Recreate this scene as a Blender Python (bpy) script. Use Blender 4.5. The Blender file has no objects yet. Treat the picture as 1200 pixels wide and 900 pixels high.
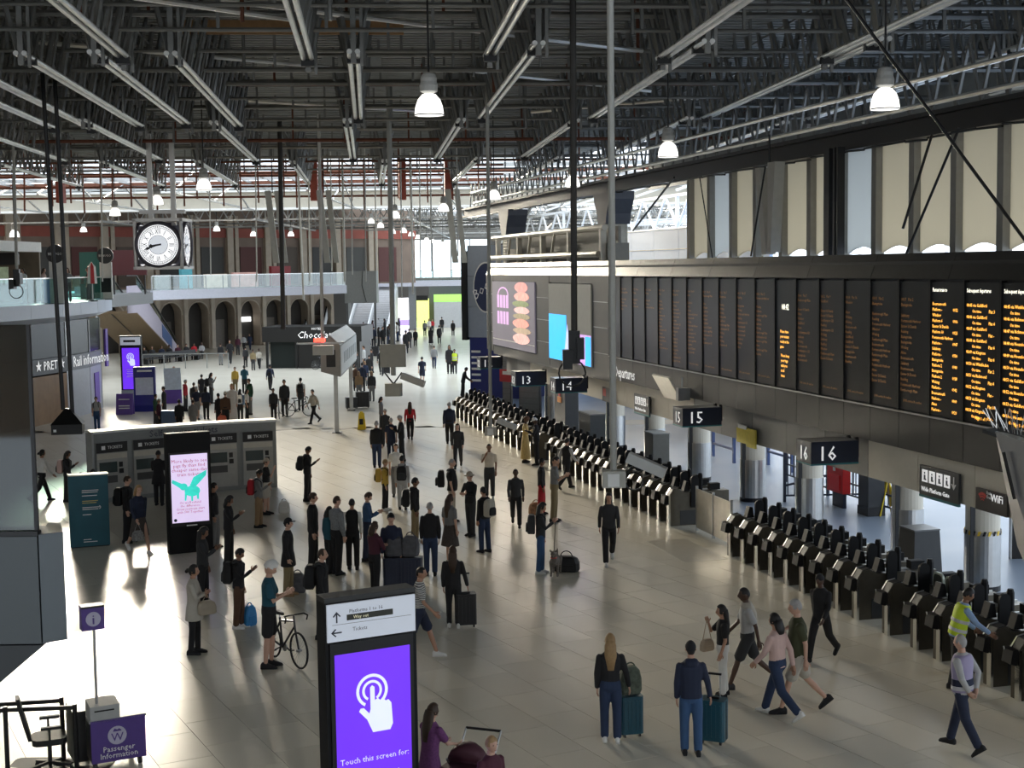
import bpy, math, random
import numpy as np
from mathutils import Vector, Matrix, Euler
random.seed(7)
C = bpy.context.scene.collection
D = bpy.data
R = math.radians
# ------------------------------------------------------------------ camera, sky, sun, exposure
CAMH, FPX, ROLL = 7.2, 1665.0, .014
PITCH = math.atan(137.3/FPX)
cd = D.cameras.new('camera'); cam = D.objects.new('camera', cd); C.objects.link(cam)
cd.sensor_width = 36; cd.lens = FPX/1200*36; cd.clip_end = 1500; cd.clip_start = .1
_W, _U = Vector((1,0,0)), Vector((0, math.sin(PITCH), math.cos(PITCH)))
_F = Vector((0, math.cos(PITCH), -math.sin(PITCH)))
_r = _W*math.cos(ROLL) - _U*math.sin(ROLL); _u = _W*math.sin(ROLL) + _U*math.cos(ROLL)
cam.matrix_world = Matrix(((_r.x,_u.x,-_F.x,0),(_r.y,_u.y,-_F.y,0),(_r.z,_u.z,-_F.z,CAMH),(0,0,0,1)))
sc = bpy.context.scene; sc.camera = cam
sc.view_settings.view_transform = 'Standard'; sc.view_settings.look = 'None'
sc.view_settings.gamma = 1; sc.view_settings.use_curve_mapping = False
sc.view_settings.exposure = 0.95
wd = D.worlds.new('sky'); sc.world = wd; wd.use_nodes = True
bg = wd.node_tree.nodes['Background']; bg.inputs[0].default_value = (.80,.90,1,1); bg.inputs[1].default_value = 1.5
sl = D.lights.new('sun','SUN'); sun = D.objects.new('sun', sl); C.objects.link(sun)
sl.energy = 11.5; sl.angle = .27; sl.color = (1,.90,.72)
_az, _el = R(111), R(12.7)            # where the daylight comes from: far and to the left, low
sun.rotation_euler = Vector((math.cos(_az)*math.cos(_el), math.sin(_az)*math.cos(_el), math.sin(_el))).to_track_quat('Z','Y').to_euler()

# ------------------------------------------------------------------ helpers
def ray(x, y):
    a, b = x-600, y-450
    u = a*math.cos(ROLL)-b*math.sin(ROLL); v = a*math.sin(ROLL)+b*math.cos(ROLL)
    return Vector((u, FPX*math.cos(PITCH)-v*math.sin(PITCH), -FPX*math.sin(PITCH)-v*math.cos(PITCH)))
def G(x, y, z=0):                      # floor point seen at a spot of the photograph
    d = ray(x, y); t = (z-CAMH)/d.z; return Vector((d.x*t, d.y*t, z))
def AY(x, y, Y):                       # point at a given distance
    d = ray(x, y); t = Y/d.y; return Vector((d.x*t, Y, CAMH+d.z*t))
_m = {}
def mat(key, col=None, rough=.6, metal=0, emit=0, noise=.12, scale=6, rand=0, bump=0, spec=None):
    if key in _m: return _m[key]
    m = D.materials.new(key); m.use_nodes = True; nt = m.node_tree; b = nt.nodes['Principled BSDF']
    b.inputs['Roughness'].default_value = rough; b.inputs['Metallic'].default_value = metal
    if spec is not None: b.inputs['Specular IOR Level'].default_value = spec
    c = tuple(col)+(1,)
    tc = nt.nodes.new('ShaderNodeTexCoord'); nz = nt.nodes.new('ShaderNodeTexNoise')
    nz.inputs['Scale'].default_value = scale; nz.inputs['Detail'].default_value = 3
    nt.links.new(tc.outputs['Object'], nz.inputs['Vector'])
    mx = nt.nodes.new('ShaderNodeMix'); mx.data_type = 'RGBA'
    mx.inputs[6].default_value = tuple(max(0,k*(1-noise)) for k in col)+(1,)
    mx.inputs[7].default_value = tuple(min(1,k*(1+noise)) for k in col)+(1,)
    nt.links.new(nz.outputs['Fac'], mx.inputs[0])
    out = mx.outputs[2]
    if rand:
        oi = nt.nodes.new('ShaderNodeObjectInfo'); hs = nt.nodes.new('ShaderNodeHueSaturation')
        mr = nt.nodes.new('ShaderNodeMapRange'); mr.inputs[3].default_value = 1-rand; mr.inputs[4].default_value = 1+rand
        nt.links.new(oi.outputs['Random'], mr.inputs[0]); nt.links.new(mr.outputs[0], hs.inputs['Value'])
        nt.links.new(out, hs.inputs['Color']); out = hs.outputs[0]
    nt.links.new(out, b.inputs['Base Color'])
    if emit:
        nt.links.new(out, b.inputs['Emission Color']); b.inputs['Emission Strength'].default_value = emit
    if bump:
        bp = nt.nodes.new('ShaderNodeBump'); bp.inputs['Strength'].default_value = bump; bp.inputs['Distance'].default_value = .02
        nt.links.new(nz.outputs['Fac'], bp.inputs['Height']); nt.links.new(bp.outputs[0], b.inputs['Normal'])
    m.diffuse_color = c; _m[key] = m; return m
def glass(key, col=(.8,.9,.9), fac=.15, rough=.03):
    if key in _m: return _m[key]
    m = D.materials.new(key); m.use_nodes = True; nt = m.node_tree
    nt.nodes.remove(nt.nodes['Principled BSDF']); o = nt.nodes['Material Output']
    t = nt.nodes.new('ShaderNodeBsdfTransparent'); t.inputs[0].default_value = tuple(col)+(1,)
    g = nt.nodes.new('ShaderNodeBsdfGlossy'); g.inputs['Roughness'].default_value = rough
    x = nt.nodes.new('ShaderNodeMixShader'); x.inputs[0].default_value = fac
    nt.links.new(t.outputs[0], x.inputs[1]); nt.links.new(g.outputs[0], x.inputs[2]); nt.links.new(x.outputs[0], o.inputs[0])
    _m[key] = m; return m
def V(*a): return Vector(a)
class MB:
    def __init__(s): s.v=[]; s.f=[]
    def add(s, vs, fs):
        n=len(s.v); s.v+= [tuple(p) for p in vs]; s.f+= [tuple(i+n for i in f) for f in fs]; return s
    def box(s, c, d, rz=0):
        x,y,z=d[0]/2,d[1]/2,d[2]/2; k,q=math.cos(rz),math.sin(rz)
        vs=[(c[0]+a*x*k-b*y*q, c[1]+a*x*q+b*y*k, c[2]+e*z) for a in(-1,1) for b in(-1,1) for e in(-1,1)]
        return s.add(vs,[(0,1,3,2),(4,6,7,5),(0,4,5,1),(2,3,7,6),(0,2,6,4),(1,5,7,3)])
    def bb(s, x0,x1,y0,y1,z0,z1): return s.box(((x0+x1)/2,(y0+y1)/2,(z0+z1)/2),(abs(x1-x0),abs(y1-y0),abs(z1-z0)))
    def bar(s, p, q, w, h=None):       # rectangular bar
        h=h or w; p,q=Vector(p),Vector(q); d=(q-p).normalized()
        a=d.cross(V(0,0,1)); a = V(1,0,0) if a.length<1e-3 else a.normalized(); b=a.cross(d).normalized()
        vs=[P+a*i*w/2+b*j*h/2 for P in(p,q) for i,j in((-1,-1),(1,-1),(1,1),(-1,1))]
        return s.add(vs,[(0,3,2,1),(4,5,6,7),(0,1,5,4),(1,2,6,5),(2,3,7,6),(3,0,4,7)])
    def cyl(s, p, q, r, n=8, r2=None, cap=True):
        r2=r if r2 is None else r2; p,q=Vector(p),Vector(q); d=(q-p).normalized()
        a=d.cross(V(0,0,1)); a = V(1,0,0) if a.length<1e-3 else a.normalized(); b=d.cross(a).normalized()
        vs=[p+(a*math.cos(t)+b*math.sin(t))*r for t in [2*math.pi*i/n for i in range(n)]]+[q+(a*math.cos(t)+b*math.sin(t))*r2 for t in [2*math.pi*i/n for i in range(n)]]
        fs=[(i,(i+1)%n,n+(i+1)%n,n+i) for i in range(n)]
        if cap: fs+= [tuple(range(n-1,-1,-1)),tuple(range(n,2*n))]
        return s.add(vs,fs)
    def path(s, pts, r, n=6):
        for a,b in zip(pts[:-1],pts[1:]): s.cyl(a,b,r,n)
        return s
    def prism(s, poly, a, b, ax='z'):  # polygon extruded from a to b along an axis
        def P(u,v,w): return {'z':(u,v,w),'y':(u,w,v),'x':(w,u,v)}[ax]
        n=len(poly); vs=[P(u,v,a) for u,v in poly]+[P(u,v,b) for u,v in poly]
        return s.add(vs,[tuple(range(n-1,-1,-1)),tuple(range(n,2*n))]+[(i,(i+1)%n,n+(i+1)%n,n+i) for i in range(n)])
    def lathe(s, prof, n=16, c=(0,0,0)):   # (r,z) profile
        vs=[(c[0]+r*math.cos(2*math.pi*i/n),c[1]+r*math.sin(2*math.pi*i/n),c[2]+z) for r,z in prof for i in range(n)]
        fs=[(k*n+i,k*n+(i+1)%n,(k+1)*n+(i+1)%n,(k+1)*n+i) for k in range(len(prof)-1) for i in range(n)]
        fs+= [tuple(range(n-1,-1,-1)),tuple(range((len(prof)-1)*n,len(prof)*n))]
        return s.add(vs,fs)
    def loft(s, rings):
        n=len(rings[0]); vs=[p for r in rings for p in r]
        fs=[(k*n+i,k*n+(i+1)%n,(k+1)*n+(i+1)%n,(k+1)*n+i) for k in range(len(rings)-1) for i in range(n)]
        fs+= [tuple(range(n-1,-1,-1)),tuple(range((len(rings)-1)*n,len(rings)*n))]
        return s.add(vs,fs)
    def torus(s, c, R_, r, ax='y', n=24, m=6, a0=0, a1=2*math.pi):
        vs=[];full=abs(a1-a0)>6.28; k=n if full else n+1
        for i in range(k):
            t=a0+(a1-a0)*i/n
            for j in range(m):
                p=2*math.pi*j/m; q=R_+r*math.cos(p); w=r*math.sin(p)
                u,v=q*math.cos(t),q*math.sin(t)
                vs.append({'y':(c[0]+u,c[1]+w,c[2]+v),'x':(c[0]+w,c[1]+u,c[2]+v),'z':(c[0]+u,c[1]+v,c[2]+w)}[ax])
        fs=[(i*m+j,((i+1)%k)*m+j,((i+1)%k)*m+(j+1)%m,i*m+(j+1)%m) for i in range(k if full else n) for j in range(m)]
        return s.add(vs,fs)
    def rbox(s, c, d, r, n=3, ax='z'):   # box with rounded vertical edges
        x,y=d[0]/2,d[1]/2; poly=[]
        for (sx,sy,t0) in((1,1,0),(-1,1,90),(-1,-1,180),(1,-1,270)):
            for i in range(n+1):
                t=R(t0+90*i/n); poly.append((c[0]+sx*(x-r)+r*math.cos(t), c[1]+sy*(y-r)+r*math.sin(t)))
        return s.prism(poly,c[2]-d[2]/2,c[2]+d[2]/2,'z') if ax=='z' else s
    def mesh(s, name, smooth=False):
        me=D.meshes.new(name); me.from_pydata(s.v,[],s.f); me.update()
        if smooth: me.polygons.foreach_set('use_smooth',[True]*len(me.polygons))
        return me
def O(name, mb, m=None, parent=None, loc=None, rot=None, smooth=False):
    me = mb.mesh(name,smooth) if isinstance(mb,MB) else mb
    o = D.objects.new(name, me); C.objects.link(o)
    if m is not None:
        if not me.materials: me.materials.append(m)
        elif me.materials[0] is not m: o.material_slots[0].link='OBJECT'; o.material_slots[0].material=m
    if parent is not None: o.parent = parent
    if loc is not None: o.location = loc
    if rot is not None: o.rotation_euler = rot
    return o
def tag(o, label=None, cat=None, group=None, kind=None):
    if label: o['label']=label
    if cat: o['category']=cat
    if group: o['group']=group
    if kind: o['kind']=kind
    return o
def T(name, label=None, cat=None, loc=(0,0,0), rz=0, group=None, kind=None):
    o = D.objects.new(name, None); C.objects.link(o); o.location=loc; o.rotation_euler=(0,0,rz); o.empty_display_size=.2
    return tag(o,label,cat,group,kind)
def TX(body, size, m, parent, loc, rot=(math.pi/2,0,0), name='lettering', align='CENTER', ext=.004, sx=1, shear=0, ls=1, vc=False):
    if m is LWHITE and name in('number','shop_lettering','screen_lettering','board_lettering','departures_lettering'): m=LITW
    cu = D.curves.new(name,'FONT'); cu.body=body; cu.size=size; cu.align_x=align; cu.extrude=ext; cu.resolution_u=1; cu.shear=shear
    cu.space_line=ls; cu.align_y='CENTER' if vc else 'TOP_BASELINE'
    cu.materials.append(m)
    o = D.objects.new(name, cu); C.objects.link(o); o.parent=parent; o.location=loc; o.rotation_euler=rot; o.scale=(sx,1,1)
    return o
def copy_tree(o, parent=None):
    c=o.copy(); C.objects.link(c); c.parent=parent
    for ch in o.children: copy_tree(ch,c)
    return c

# common materials
BLACK=mat('black_metal',(.012,.012,.013),.35,.3); DARK=mat('dark_grey_metal',(.03,.031,.033),.4,.4)
STEEL=mat('stainless_steel',(.55,.55,.54),.28,.95); GALV=mat('galvanised_steel',(.42,.43,.43),.38,.85,noise=.3,scale=3)
WHITE=mat('white_paint',(.75,.75,.73),.5); CREAM=mat('cream_panel',(.62,.58,.49),.45,noise=.06)
GREYP=mat('grey_panel',(.14,.145,.15),.4,.3); PURPLE=mat('purple_panel',(.16,.08,.42),.45)
LWHITE=mat('white_lettering',(.85,.85,.85),.5); LITW=mat('lit_lettering',(.85,.85,.85),.5,emit=.3); CHAR=mat('charcoal_panel',(.028,.028,.027),.42,.2,noise=.2)
NAVY=mat('navy_sign',(.012,.018,.04),.4); GLASS=glass('clear_glass',(.86,.93,.92),.10); RUST=mat('rusty_steel',(.16,.06,.035),.8,.2,noise=.4)
STONE=mat('pale_stone',(.42,.36,.29),.8,noise=.2,scale=2,bump=.3)
# ------------------------------------------------------------------ the setting: floor
def floor_mat(key, c0, c1, r0, r1):
    m=D.materials.new(key); m.use_nodes=True; nt=m.node_tree; b=nt.nodes['Principled BSDF']
    ge=nt.nodes.new('ShaderNodeNewGeometry'); oi=nt.nodes.new('ShaderNodeObjectInfo')
    n1=nt.nodes.new('ShaderNodeTexNoise'); n1.inputs['Scale'].default_value=.55; n1.inputs['Detail'].default_value=5
    n2=nt.nodes.new('ShaderNodeTexNoise'); n2.inputs['Scale'].default_value=38; n2.inputs['Detail'].default_value=2
    for n in(n1,n2): nt.links.new(ge.outputs['Position'],n.inputs['Vector'])
    mx=nt.nodes.new('ShaderNodeMix'); mx.data_type='RGBA'; mx.inputs[6].default_value=c0+(1,); mx.inputs[7].default_value=c1+(1,)
    ad=nt.nodes.new('ShaderNodeMath'); ad.operation='MULTIPLY_ADD'; ad.inputs[1].default_value=.35; nt.links.new(n2.outputs['Fac'],ad.inputs[0])
    nt.links.new(n1.outputs['Fac'],ad.inputs[2]); sb=nt.nodes.new('ShaderNodeMath'); sb.operation='SUBTRACT'; sb.inputs[1].default_value=.18
    nt.links.new(ad.outputs[0],sb.inputs[0]); nt.links.new(sb.outputs[0],mx.inputs[0])
    hs=nt.nodes.new('ShaderNodeHueSaturation'); mr=nt.nodes.new('ShaderNodeMapRange'); mr.inputs[3].default_value=.94; mr.inputs[4].default_value=1.06
    nt.links.new(oi.outputs['Random'],mr.inputs[0]); nt.links.new(mr.outputs[0],hs.inputs['Value']); nt.links.new(mx.outputs[2],hs.inputs['Color'])
    nt.links.new(hs.outputs[0],b.inputs['Base Color'])
    rr=nt.nodes.new('ShaderNodeMapRange'); rr.inputs[1].default_value=.05; rr.inputs[2].default_value=.95; rr.inputs[3].default_value=r0; rr.inputs[4].default_value=r1
    nt.links.new(n1.outputs['Fac'],rr.inputs[0]); nt.links.new(rr.outputs[0],b.inputs['Roughness'])
    b.inputs['Specular IOR Level'].default_value=.29
    _m[key]=m; return m
FLOOR=floor_mat('polished_limestone',(.68,.63,.525),(.735,.69,.585),.23,.27)
PLATF=floor_mat('platform_paving',(.17,.21,.28),(.24,.29,.37),.25,.45)
fl=T('floor',kind='structure')
TAx,TBx=V(.89,.456,0),V(-.456,.89,0)
tw,tl,gap=.83,1.24,.008
O('screed',MB().bb(-70,40,-12,66,-.3,-.006),mat('dark_joint',(.10,.095,.085),.8),fl)
O('paving',MB().bb(-70,30,64,235,-.2,0),FLOOR,fl)
tm=MB().bb(-tw/2+gap/2,tw/2-gap/2,-tl/2+gap/2,tl/2-gap/2,-.03,0).mesh('tile'); tm.materials.append(FLOOR)
cells=[]
for i in range(-70,80):
    for j in range(-30,70):
        p=TAx*(i*tw)+TBx*((j+.37*(i%3))*tl)
        if not(-46<p.x<13.9-.245*p.y+.9 and 4<p.y<64.2): continue
        u=p.x/max(p.y,1)
        if abs(u)>.5+1.5/p.y*2: continue
        cells.append((p.y if abs(u)<.40 and p.y>17.3 else 1e3+p.y,p))
cells.sort(key=lambda c:c[0])
rz=math.atan2(.456,.89); st=MB(); k,q=math.cos(rz),math.sin(rz)
for n,(d,p) in enumerate(cells):
    if n<300 and d<1e3: O('tile',tm,None,fl,loc=p,rot=(0,0,rz))
    else: st.box((p.x,p.y,-.015),(tw-gap,tl-gap,.03),rz)
tag(O('tile_field',st,FLOOR,fl),kind='stuff')
O('side_paving',MB().bb(-70,-20,4,64.2,-.05,-.003),FLOOR,fl)
# platform side of the ticket gates
pl=MB(); pl.prism([(13.9-.245*-10+.55,-10),(90,-10),(90,66),(13.9-.245*66+.55,66)],-.2,-.0015); pl.prism([(-1.2,66),(90,66),(90,110),(1,110)],-.2,.001)
O('platform_floor',pl,PLATF,fl)
# ------------------------------------------------------------------ roof over the concourse
RT=R(5.66)
ce=T('ceiling',rz=RT,kind='structure')
def rf(X,Y): return (X*math.cos(RT)+Y*math.sin(RT), -X*math.sin(RT)+Y*math.cos(RT))
def edge_x(y):       # roof-frame x of the platform-side edge line X=17.8-.245Y at roof-frame y
    # X = x c - y s ; Y = x s + y c
    c,s=math.cos(RT),math.sin(RT); return (24.5-.245*y*c+y*s)/(c+.245*s)
DECK=mat('roof_decking',(.28,.29,.28),.5,.35,noise=.35,scale=1.5); TUBE=mat('scaffold_tube',(.78,.78,.75),.32,.8,noise=.25,scale=2)
TUBED=mat('scaffold_tube_dull',(.22,.22,.21),.45,.7,noise=.4,scale=2); TIMB=mat('bare_timber',(.36,.20,.09),.8,noise=.3)
ZD,ZC=13.7,12.0
dk=MB(); rb=MB()
for y in range(-44,84,6):
    y1=min(y+6,84.5); e0,e1=edge_x(y)+.5,edge_x(y1)+.5
    dk.prism([(-48,y),(e0,y),(e1,y1),(-48,y1)],ZD,ZD+.15)
y=18.
while y<84:
    rb.bar((-46,y,ZD-.05),(edge_x(y)+.3,y,ZD-.05),.16,.10); y+=.42 if y<55 else .9
O('decking',dk,DECK,ce); tag(O('deck_ribs',rb,DECK,ce),kind='stuff')
for (x0,x1,y) in((-4.6,1.0,36.5),(-5.2,.2,28.2)): O('timber_baulk',MB().bb(x0,x1,y,y+.12,ZD-.62,ZD-.28),TIMB,ce)
for (x0,x1,y) in((-4.6,1.0,37.0),(-3.2,.6,43.0)):
    lv=MB(); n=8
    for i in range(n):
        a=x0+(x1-x0)*i/n; lv.bb(a+.05,a+(x1-x0)/n-.1,y,y+.05,ZD-.5,ZD-.15)
    O('roof_light',lv,mat('dusty_roof_glass',(.5,.5,.47),.6),ce)
# ladder trusses hanging under the deck: (x, y0, y1)
TR=[(-9.6,18,33.4),(-5.4,18,33.4),(-1.3,18,33.8),(2.85,18,33),(6.95,18,33.4),(10.85,18,33.4),(14.9,18,33),
 (-12.6,33,49.4),(-10.37,33,49.5),(-9.18,33,49.8),(-7.48,32.4,49),(-5.87,32.2,48.3),(-4.25,32.4,49.2),(-.24,32.1,46.8),(3.75,30.9,46.8),(7.4,30.6,46.9),(11.2,30.2,47),(14.9,31,47.5),(18.3,31,47),(21.5,33,45),
 (-17.2,48,63.8),(-13.0,49,63.9),(-8.9,46.5,63.4),(-4.9,47.2,64.6),(-.6,46.6,63.5),(3.1,46.7,63.8),(6.9,47,63),(10.6,46.5,64),(14.3,48,62),(17.2,48,60),
 (-21,64,82),(-16,64,82),(-11.5,64,82.5),(-7.4,64,82),(-3.3,64.5,82.4),(.8,64,82),(4.9,63,82),(8.5,63,80)]
for x,y0,y1 in TR:
    if x>edge_x((y0+y1)/2)+1.5: continue
    t=D.objects.new('roof_truss',None); C.objects.link(t); t.parent=ce; t.location=(x,0,0)
    for dx in(-.09,.09): O('chord',MB().cyl((dx,y0,ZC),(dx,y1,ZC+.04),.06,8),TUBE,t,smooth=False)
    lt=MB(); y=y0+.25; n=0
    while y<y1:
        for dx in(-.28,.28):
            lt.bar((dx*.35,y,ZC+.05),(dx*1.5,y+(.32 if n%2 else -.18),ZD-.1),.055 if n%3 else .09)
        n+=1; y+=.62 if y<55 else .95
    lt.bar((-.3,y0,ZD-.35),(-.3,y1,ZD-.35),.05); lt.bar((.3,y0,ZD-.6),(.3,y1,ZD-.6),.05)
    for yy in(y0+.1,y1-.1): lt.bar((0,yy,ZC-.25),(0,yy,ZD),.12); lt.bar((.18,yy,ZC-.3),(.18,yy,ZD),.07)
    O('lattice',lt,TUBED,t); O('clamp',MB().box((0,y0+.9,ZC-.06),(.3,.16,.16)).box((0,y1-.3,ZC-.06),(.3,.16,.16)),BLACK,t)
yy=19.; n=0
while yy<83:
    z=ZC+(.35,.95,1.25,.6)[n%4]; e=edge_x(yy)
    rust=n%7==3 or yy>79
    b=MB().cyl((-44,yy,z),(e,yy,z),.05 if n%3 else .075,6)
    xx=-30+(n*1.7)%3
    while xx<e: b.bar((xx,yy,z),(xx,yy,ZD),.07); xx+=2.3
    O('cross_bar',b,RUST if rust else TUBED,ce); yy+=1.55 if yy<50 else 2.1; n+=1
for (a,b) in(((-9,26,ZC+.7),(-1.5,31,ZC+.5)),((-3,31,ZC+.9),(7,36,ZC+.6)),((-8,36,ZC+.8),(-1,41,ZC+.9)),((2,41,ZC+.9),(9,45,ZC+.7)),((-3,29,ZC+1),(5,27,ZC+.9)),((6,52,ZC+.8),(12,49,ZC+1)),((-4,50,ZC+1),(3,53,ZC+.9))):
    O('brace_tube',MB().cyl(a,b,.06,6),TUBE,ce)
for i in range(26):                      # loose couplers and drops
    x,y=random.uniform(-8,9),random.uniform(25,60); z=random.uniform(ZC-.2,ZC+.6)
    O('drop_tube',MB().cyl((x,y,z),(x,y,ZD),.045,6),RUST if i%4==0 else TUBED,ce)
# scaffold screen along the far end of the deck
for z in(ZC-.55,ZC+.05,ZC+.65,ZC+1.2):
    O('cross_bar',MB().cyl((-44,84,z),(8,84,z),.07,6),RUST,ce)
sd=MB(); x=-42
while x<8: sd.bar((x,84+random.uniform(-.4,.4),ZC-random.uniform(.3,1.4)),(x,84,ZD),.09); x+=random.choice((.7,1.0,1.5))
tag(O('scaffold_screen',sd,RUST,ce),kind='stuff')
for x in(-26,-21.5,-17,-12,-3,2,4.6): O('red_girder_end',MB().bb(x-.2,x+.2,81.5,82.3,ZC-.9,ZD-.2),mat('red_oxide',(.25,.05,.03),.7,noise=.3),ce)
# girder, columns and infill along the platform-side edge, on the line X = 17.8-.245 Y
WR=math.atan2(-.971,.238)
ed=T('wall_upper',loc=(17.8-.245*60,60,0),rz=WR,kind='structure')
O('girder',MB().bb(-24,52,-.2,.2,10.05,10.16).bb(-24,52,-.2,.2,10.5,10.6).bb(-24,52,-.02,.02,10.1,10.55),DARK,ed)
O('sky_block_sheet',MB().bb(-10,56,6.4,6.6,10.9,ZD+.2),DECK,ed)  # sheet added well behind the girder to stop sky leaking under the deck
lt=MB(); x=-22
while x<50: lt.bar((x,-.1,10.6),(x+.5,-.1,11.9),.06); lt.bar((x+1,-.1,10.6),(x+.5,-.1,11.9),.06); x+=1
tag(O('girder_lattice',lt,TUBED,ed),kind='stuff')
O('edge_rail',MB().cyl((-20,-.3,10.75),(50,-.3,10.75),.06,6).cyl((-20,-.45,11.3),(50,-.45,11.3),.06,6),TUBE,ed)
cb=MB(); x=-22.
while x<50:
    cb.cyl((x,-.22,10.03-.05*random.random()),(x+1,-.22,10.03-.08*random.random()),.025,4); x+=1
O('cable_run',cb,BLACK,ed)
def sheet(key,col):
    m=mat(key,col,.6,noise=.12,scale=.8); nt=m.node_tree; b=nt.nodes['Principled BSDF']; o=nt.nodes['Material Output']
    tr=nt.nodes.new('ShaderNodeBsdfTranslucent'); x=nt.nodes.new('ShaderNodeMixShader'); x.inputs[0].default_value=.8; tr.inputs[0].default_value=col+(1,)
    nt.links.new(b.outputs[0],x.inputs[1]); nt.links.new(tr.outputs[0],x.inputs[2]); nt.links.new(x.outputs[0],o.inputs[0]); return m
BEIGE=sheet('beige_sheeting',(.82,.74,.60)); SHEET=sheet('pale_grey_sheeting',(.82,.82,.79))
for i in range(17):
    x0=11.9+i*1.85; x1=x0+1.85; n=8; top=10.1
    poly=[(x0+.1,top)]+[(x0+.1+(x1-x0-.2)*j/n, 7.42+.17*math.sin(math.pi*j/n)) for j in range(n+1)]+[(x1-.1,top)]
    O('sheet_panel',MB().prism(poly,.3,.36,'y'),SHEET if i in(1,3,6) else BEIGE,ed)
    O('panel_rib',MB().bb(x0-.12,x0+.12,.12,.36,7.3,10.1),mat('rib_grey',(.33,.32,.29),.6),ed)
O('back_wall',MB().bb(-70,60,-46,-45,0,10.8),mat('rear_brick',(.22,.17,.13),.85,noise=.3,scale=1),T('wall_rear_unseen',kind='structure'))  # unseen wall added to cut fill from behind; open above to let some in
O('side_wall',MB().bb(-62,-61,-45,125,0,13.9),mat('rear_brick'),T('wall_station',kind='structure'))
# ------------------------------------------------------------------ second roof beyond the gap
r2=T('ceiling_far',kind='structure')
O('valance_girder',MB().bb(-95,28,112,112.6,12.05,13.35),mat('cream_girder',(.46,.43,.36),.6,noise=.15,scale=1),r2)
O('girder_flange',MB().bb(-95,28,111.6,113,11.9,12.06).bb(-95,28,111.6,113,13.3,13.45),WHITE,r2)
O('decking',MB().bb(-95,28,113,150,13.6,13.8),DECK,r2); O('decking',MB().bb(-95,28,174,215,13.6,13.8),DECK,r2)  # opening added between the two decks to brighten the far end
for i in range(40): O('glazing_bar',MB().bar((-80+i*2.6,150,13.7),(-80+i*2.6,174,13.7),.14,.18),GALV,r2)
for i in range(60): O('glazing_bar',MB().bar((-80+i*1.75,85,13.75),(-80+i*1.75,112,13.5),.12,.16),GALV,r2)
for y in(89,94,99,104,108): O('glazing_purlin',MB().bar((-80,y,13.55),(26,y,13.55),.18,.25),RUST if y in(94,104) else GALV,r2)
for x in range(-60,12,8): O('gap_truss',MB().bar((x,85,11.9),(x,112,11.9),.12).bar((x,85,11.9),(x,91,13.5),.1).bar((x,97,11.9),(x,91,13.5),.1).bar((x,97,11.9),(x,104,13.5),.1).bar((x,110,11.9),(x,104,13.5),.1),GALV,r2)
for i,y in enumerate(range(116,200,9)):
    b=MB(); b.bar((-90,y,11.3),(24,y,11.3),.14); b.bar((-90,y,13.4),(24,y,13.4),.14); x=-90
    while x<24: b.bar((x,y,11.3),(x+1.2,y,13.4),.08); b.bar((x+2.4,y,11.3),(x+1.2,y,13.4),.08); x+=2.4
    O('lattice_truss',b,TUBED if i%2 else GALV,r2)
for x in(-44,-32,-20,-8,4):
    b=MB(); b.bar((x,112,11.2),(x,200,11.2),.16)
    for y in range(114,200,3): b.bar((x,y,11.2),(x,y,13.6),.09)
    O('purlin_truss',b,GALV,r2)
# ------------------------------------------------------------------ platform-side facade: board plane X = 14.7-.245 Y; local x runs towards the camera, -y faces the concourse
def P_(c,Y): return V(c-.245*Y,Y,0)
def face(c=14.7): return (c-.245*60,60,0)
AMB=mat('amber_leds',(1,.42,.06),.5,emit=1.6,noise=.1); AMBD=mat('dim_amber_leds',(.50,.24,.08),.5,emit=.13,noise=.5,scale=3); LEDW=mat('white_leds',(1,.93,.75),.5,emit=1.4)
SCRN=mat('led_screen_black',(.012,.012,.013),.28,noise=.4,scale=2); LOUV=mat('led_louvre',(.02,.02,.02),.35)
db=T('departure_board','long dark departure board with amber train times above the platform gates','departure board',face(),WR)
S0,PW=26.64,1.185
O('housing',MB().bb(-4.6,46,.08,.9,3.45,7.2),BLACK,db)
for i in range(17):
    a=-4.6+i*3; O('top_fascia',MB().prism([(-.02,6.86),(.9,6.86),(.9,7.36),(.16,7.36)],a,a+2.985,'x'),mat('bronze_fascia',(.10,.095,.08),.4,.5,noise=.2,scale=2) if i<6 else CHAR,db)
O('shelf_line',MB().bb(13.6,46,-.05,.1,4.2,4.235),GALV,db)
random.seed(11)
places=['Basingstoke','Bournemouth','Farnborough Main','Guildford','Reading','Portsmouth Harbour','Southampton Ctl','Salisbury','Windsor','Woking','Alton','Exeter St Davids']
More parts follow.
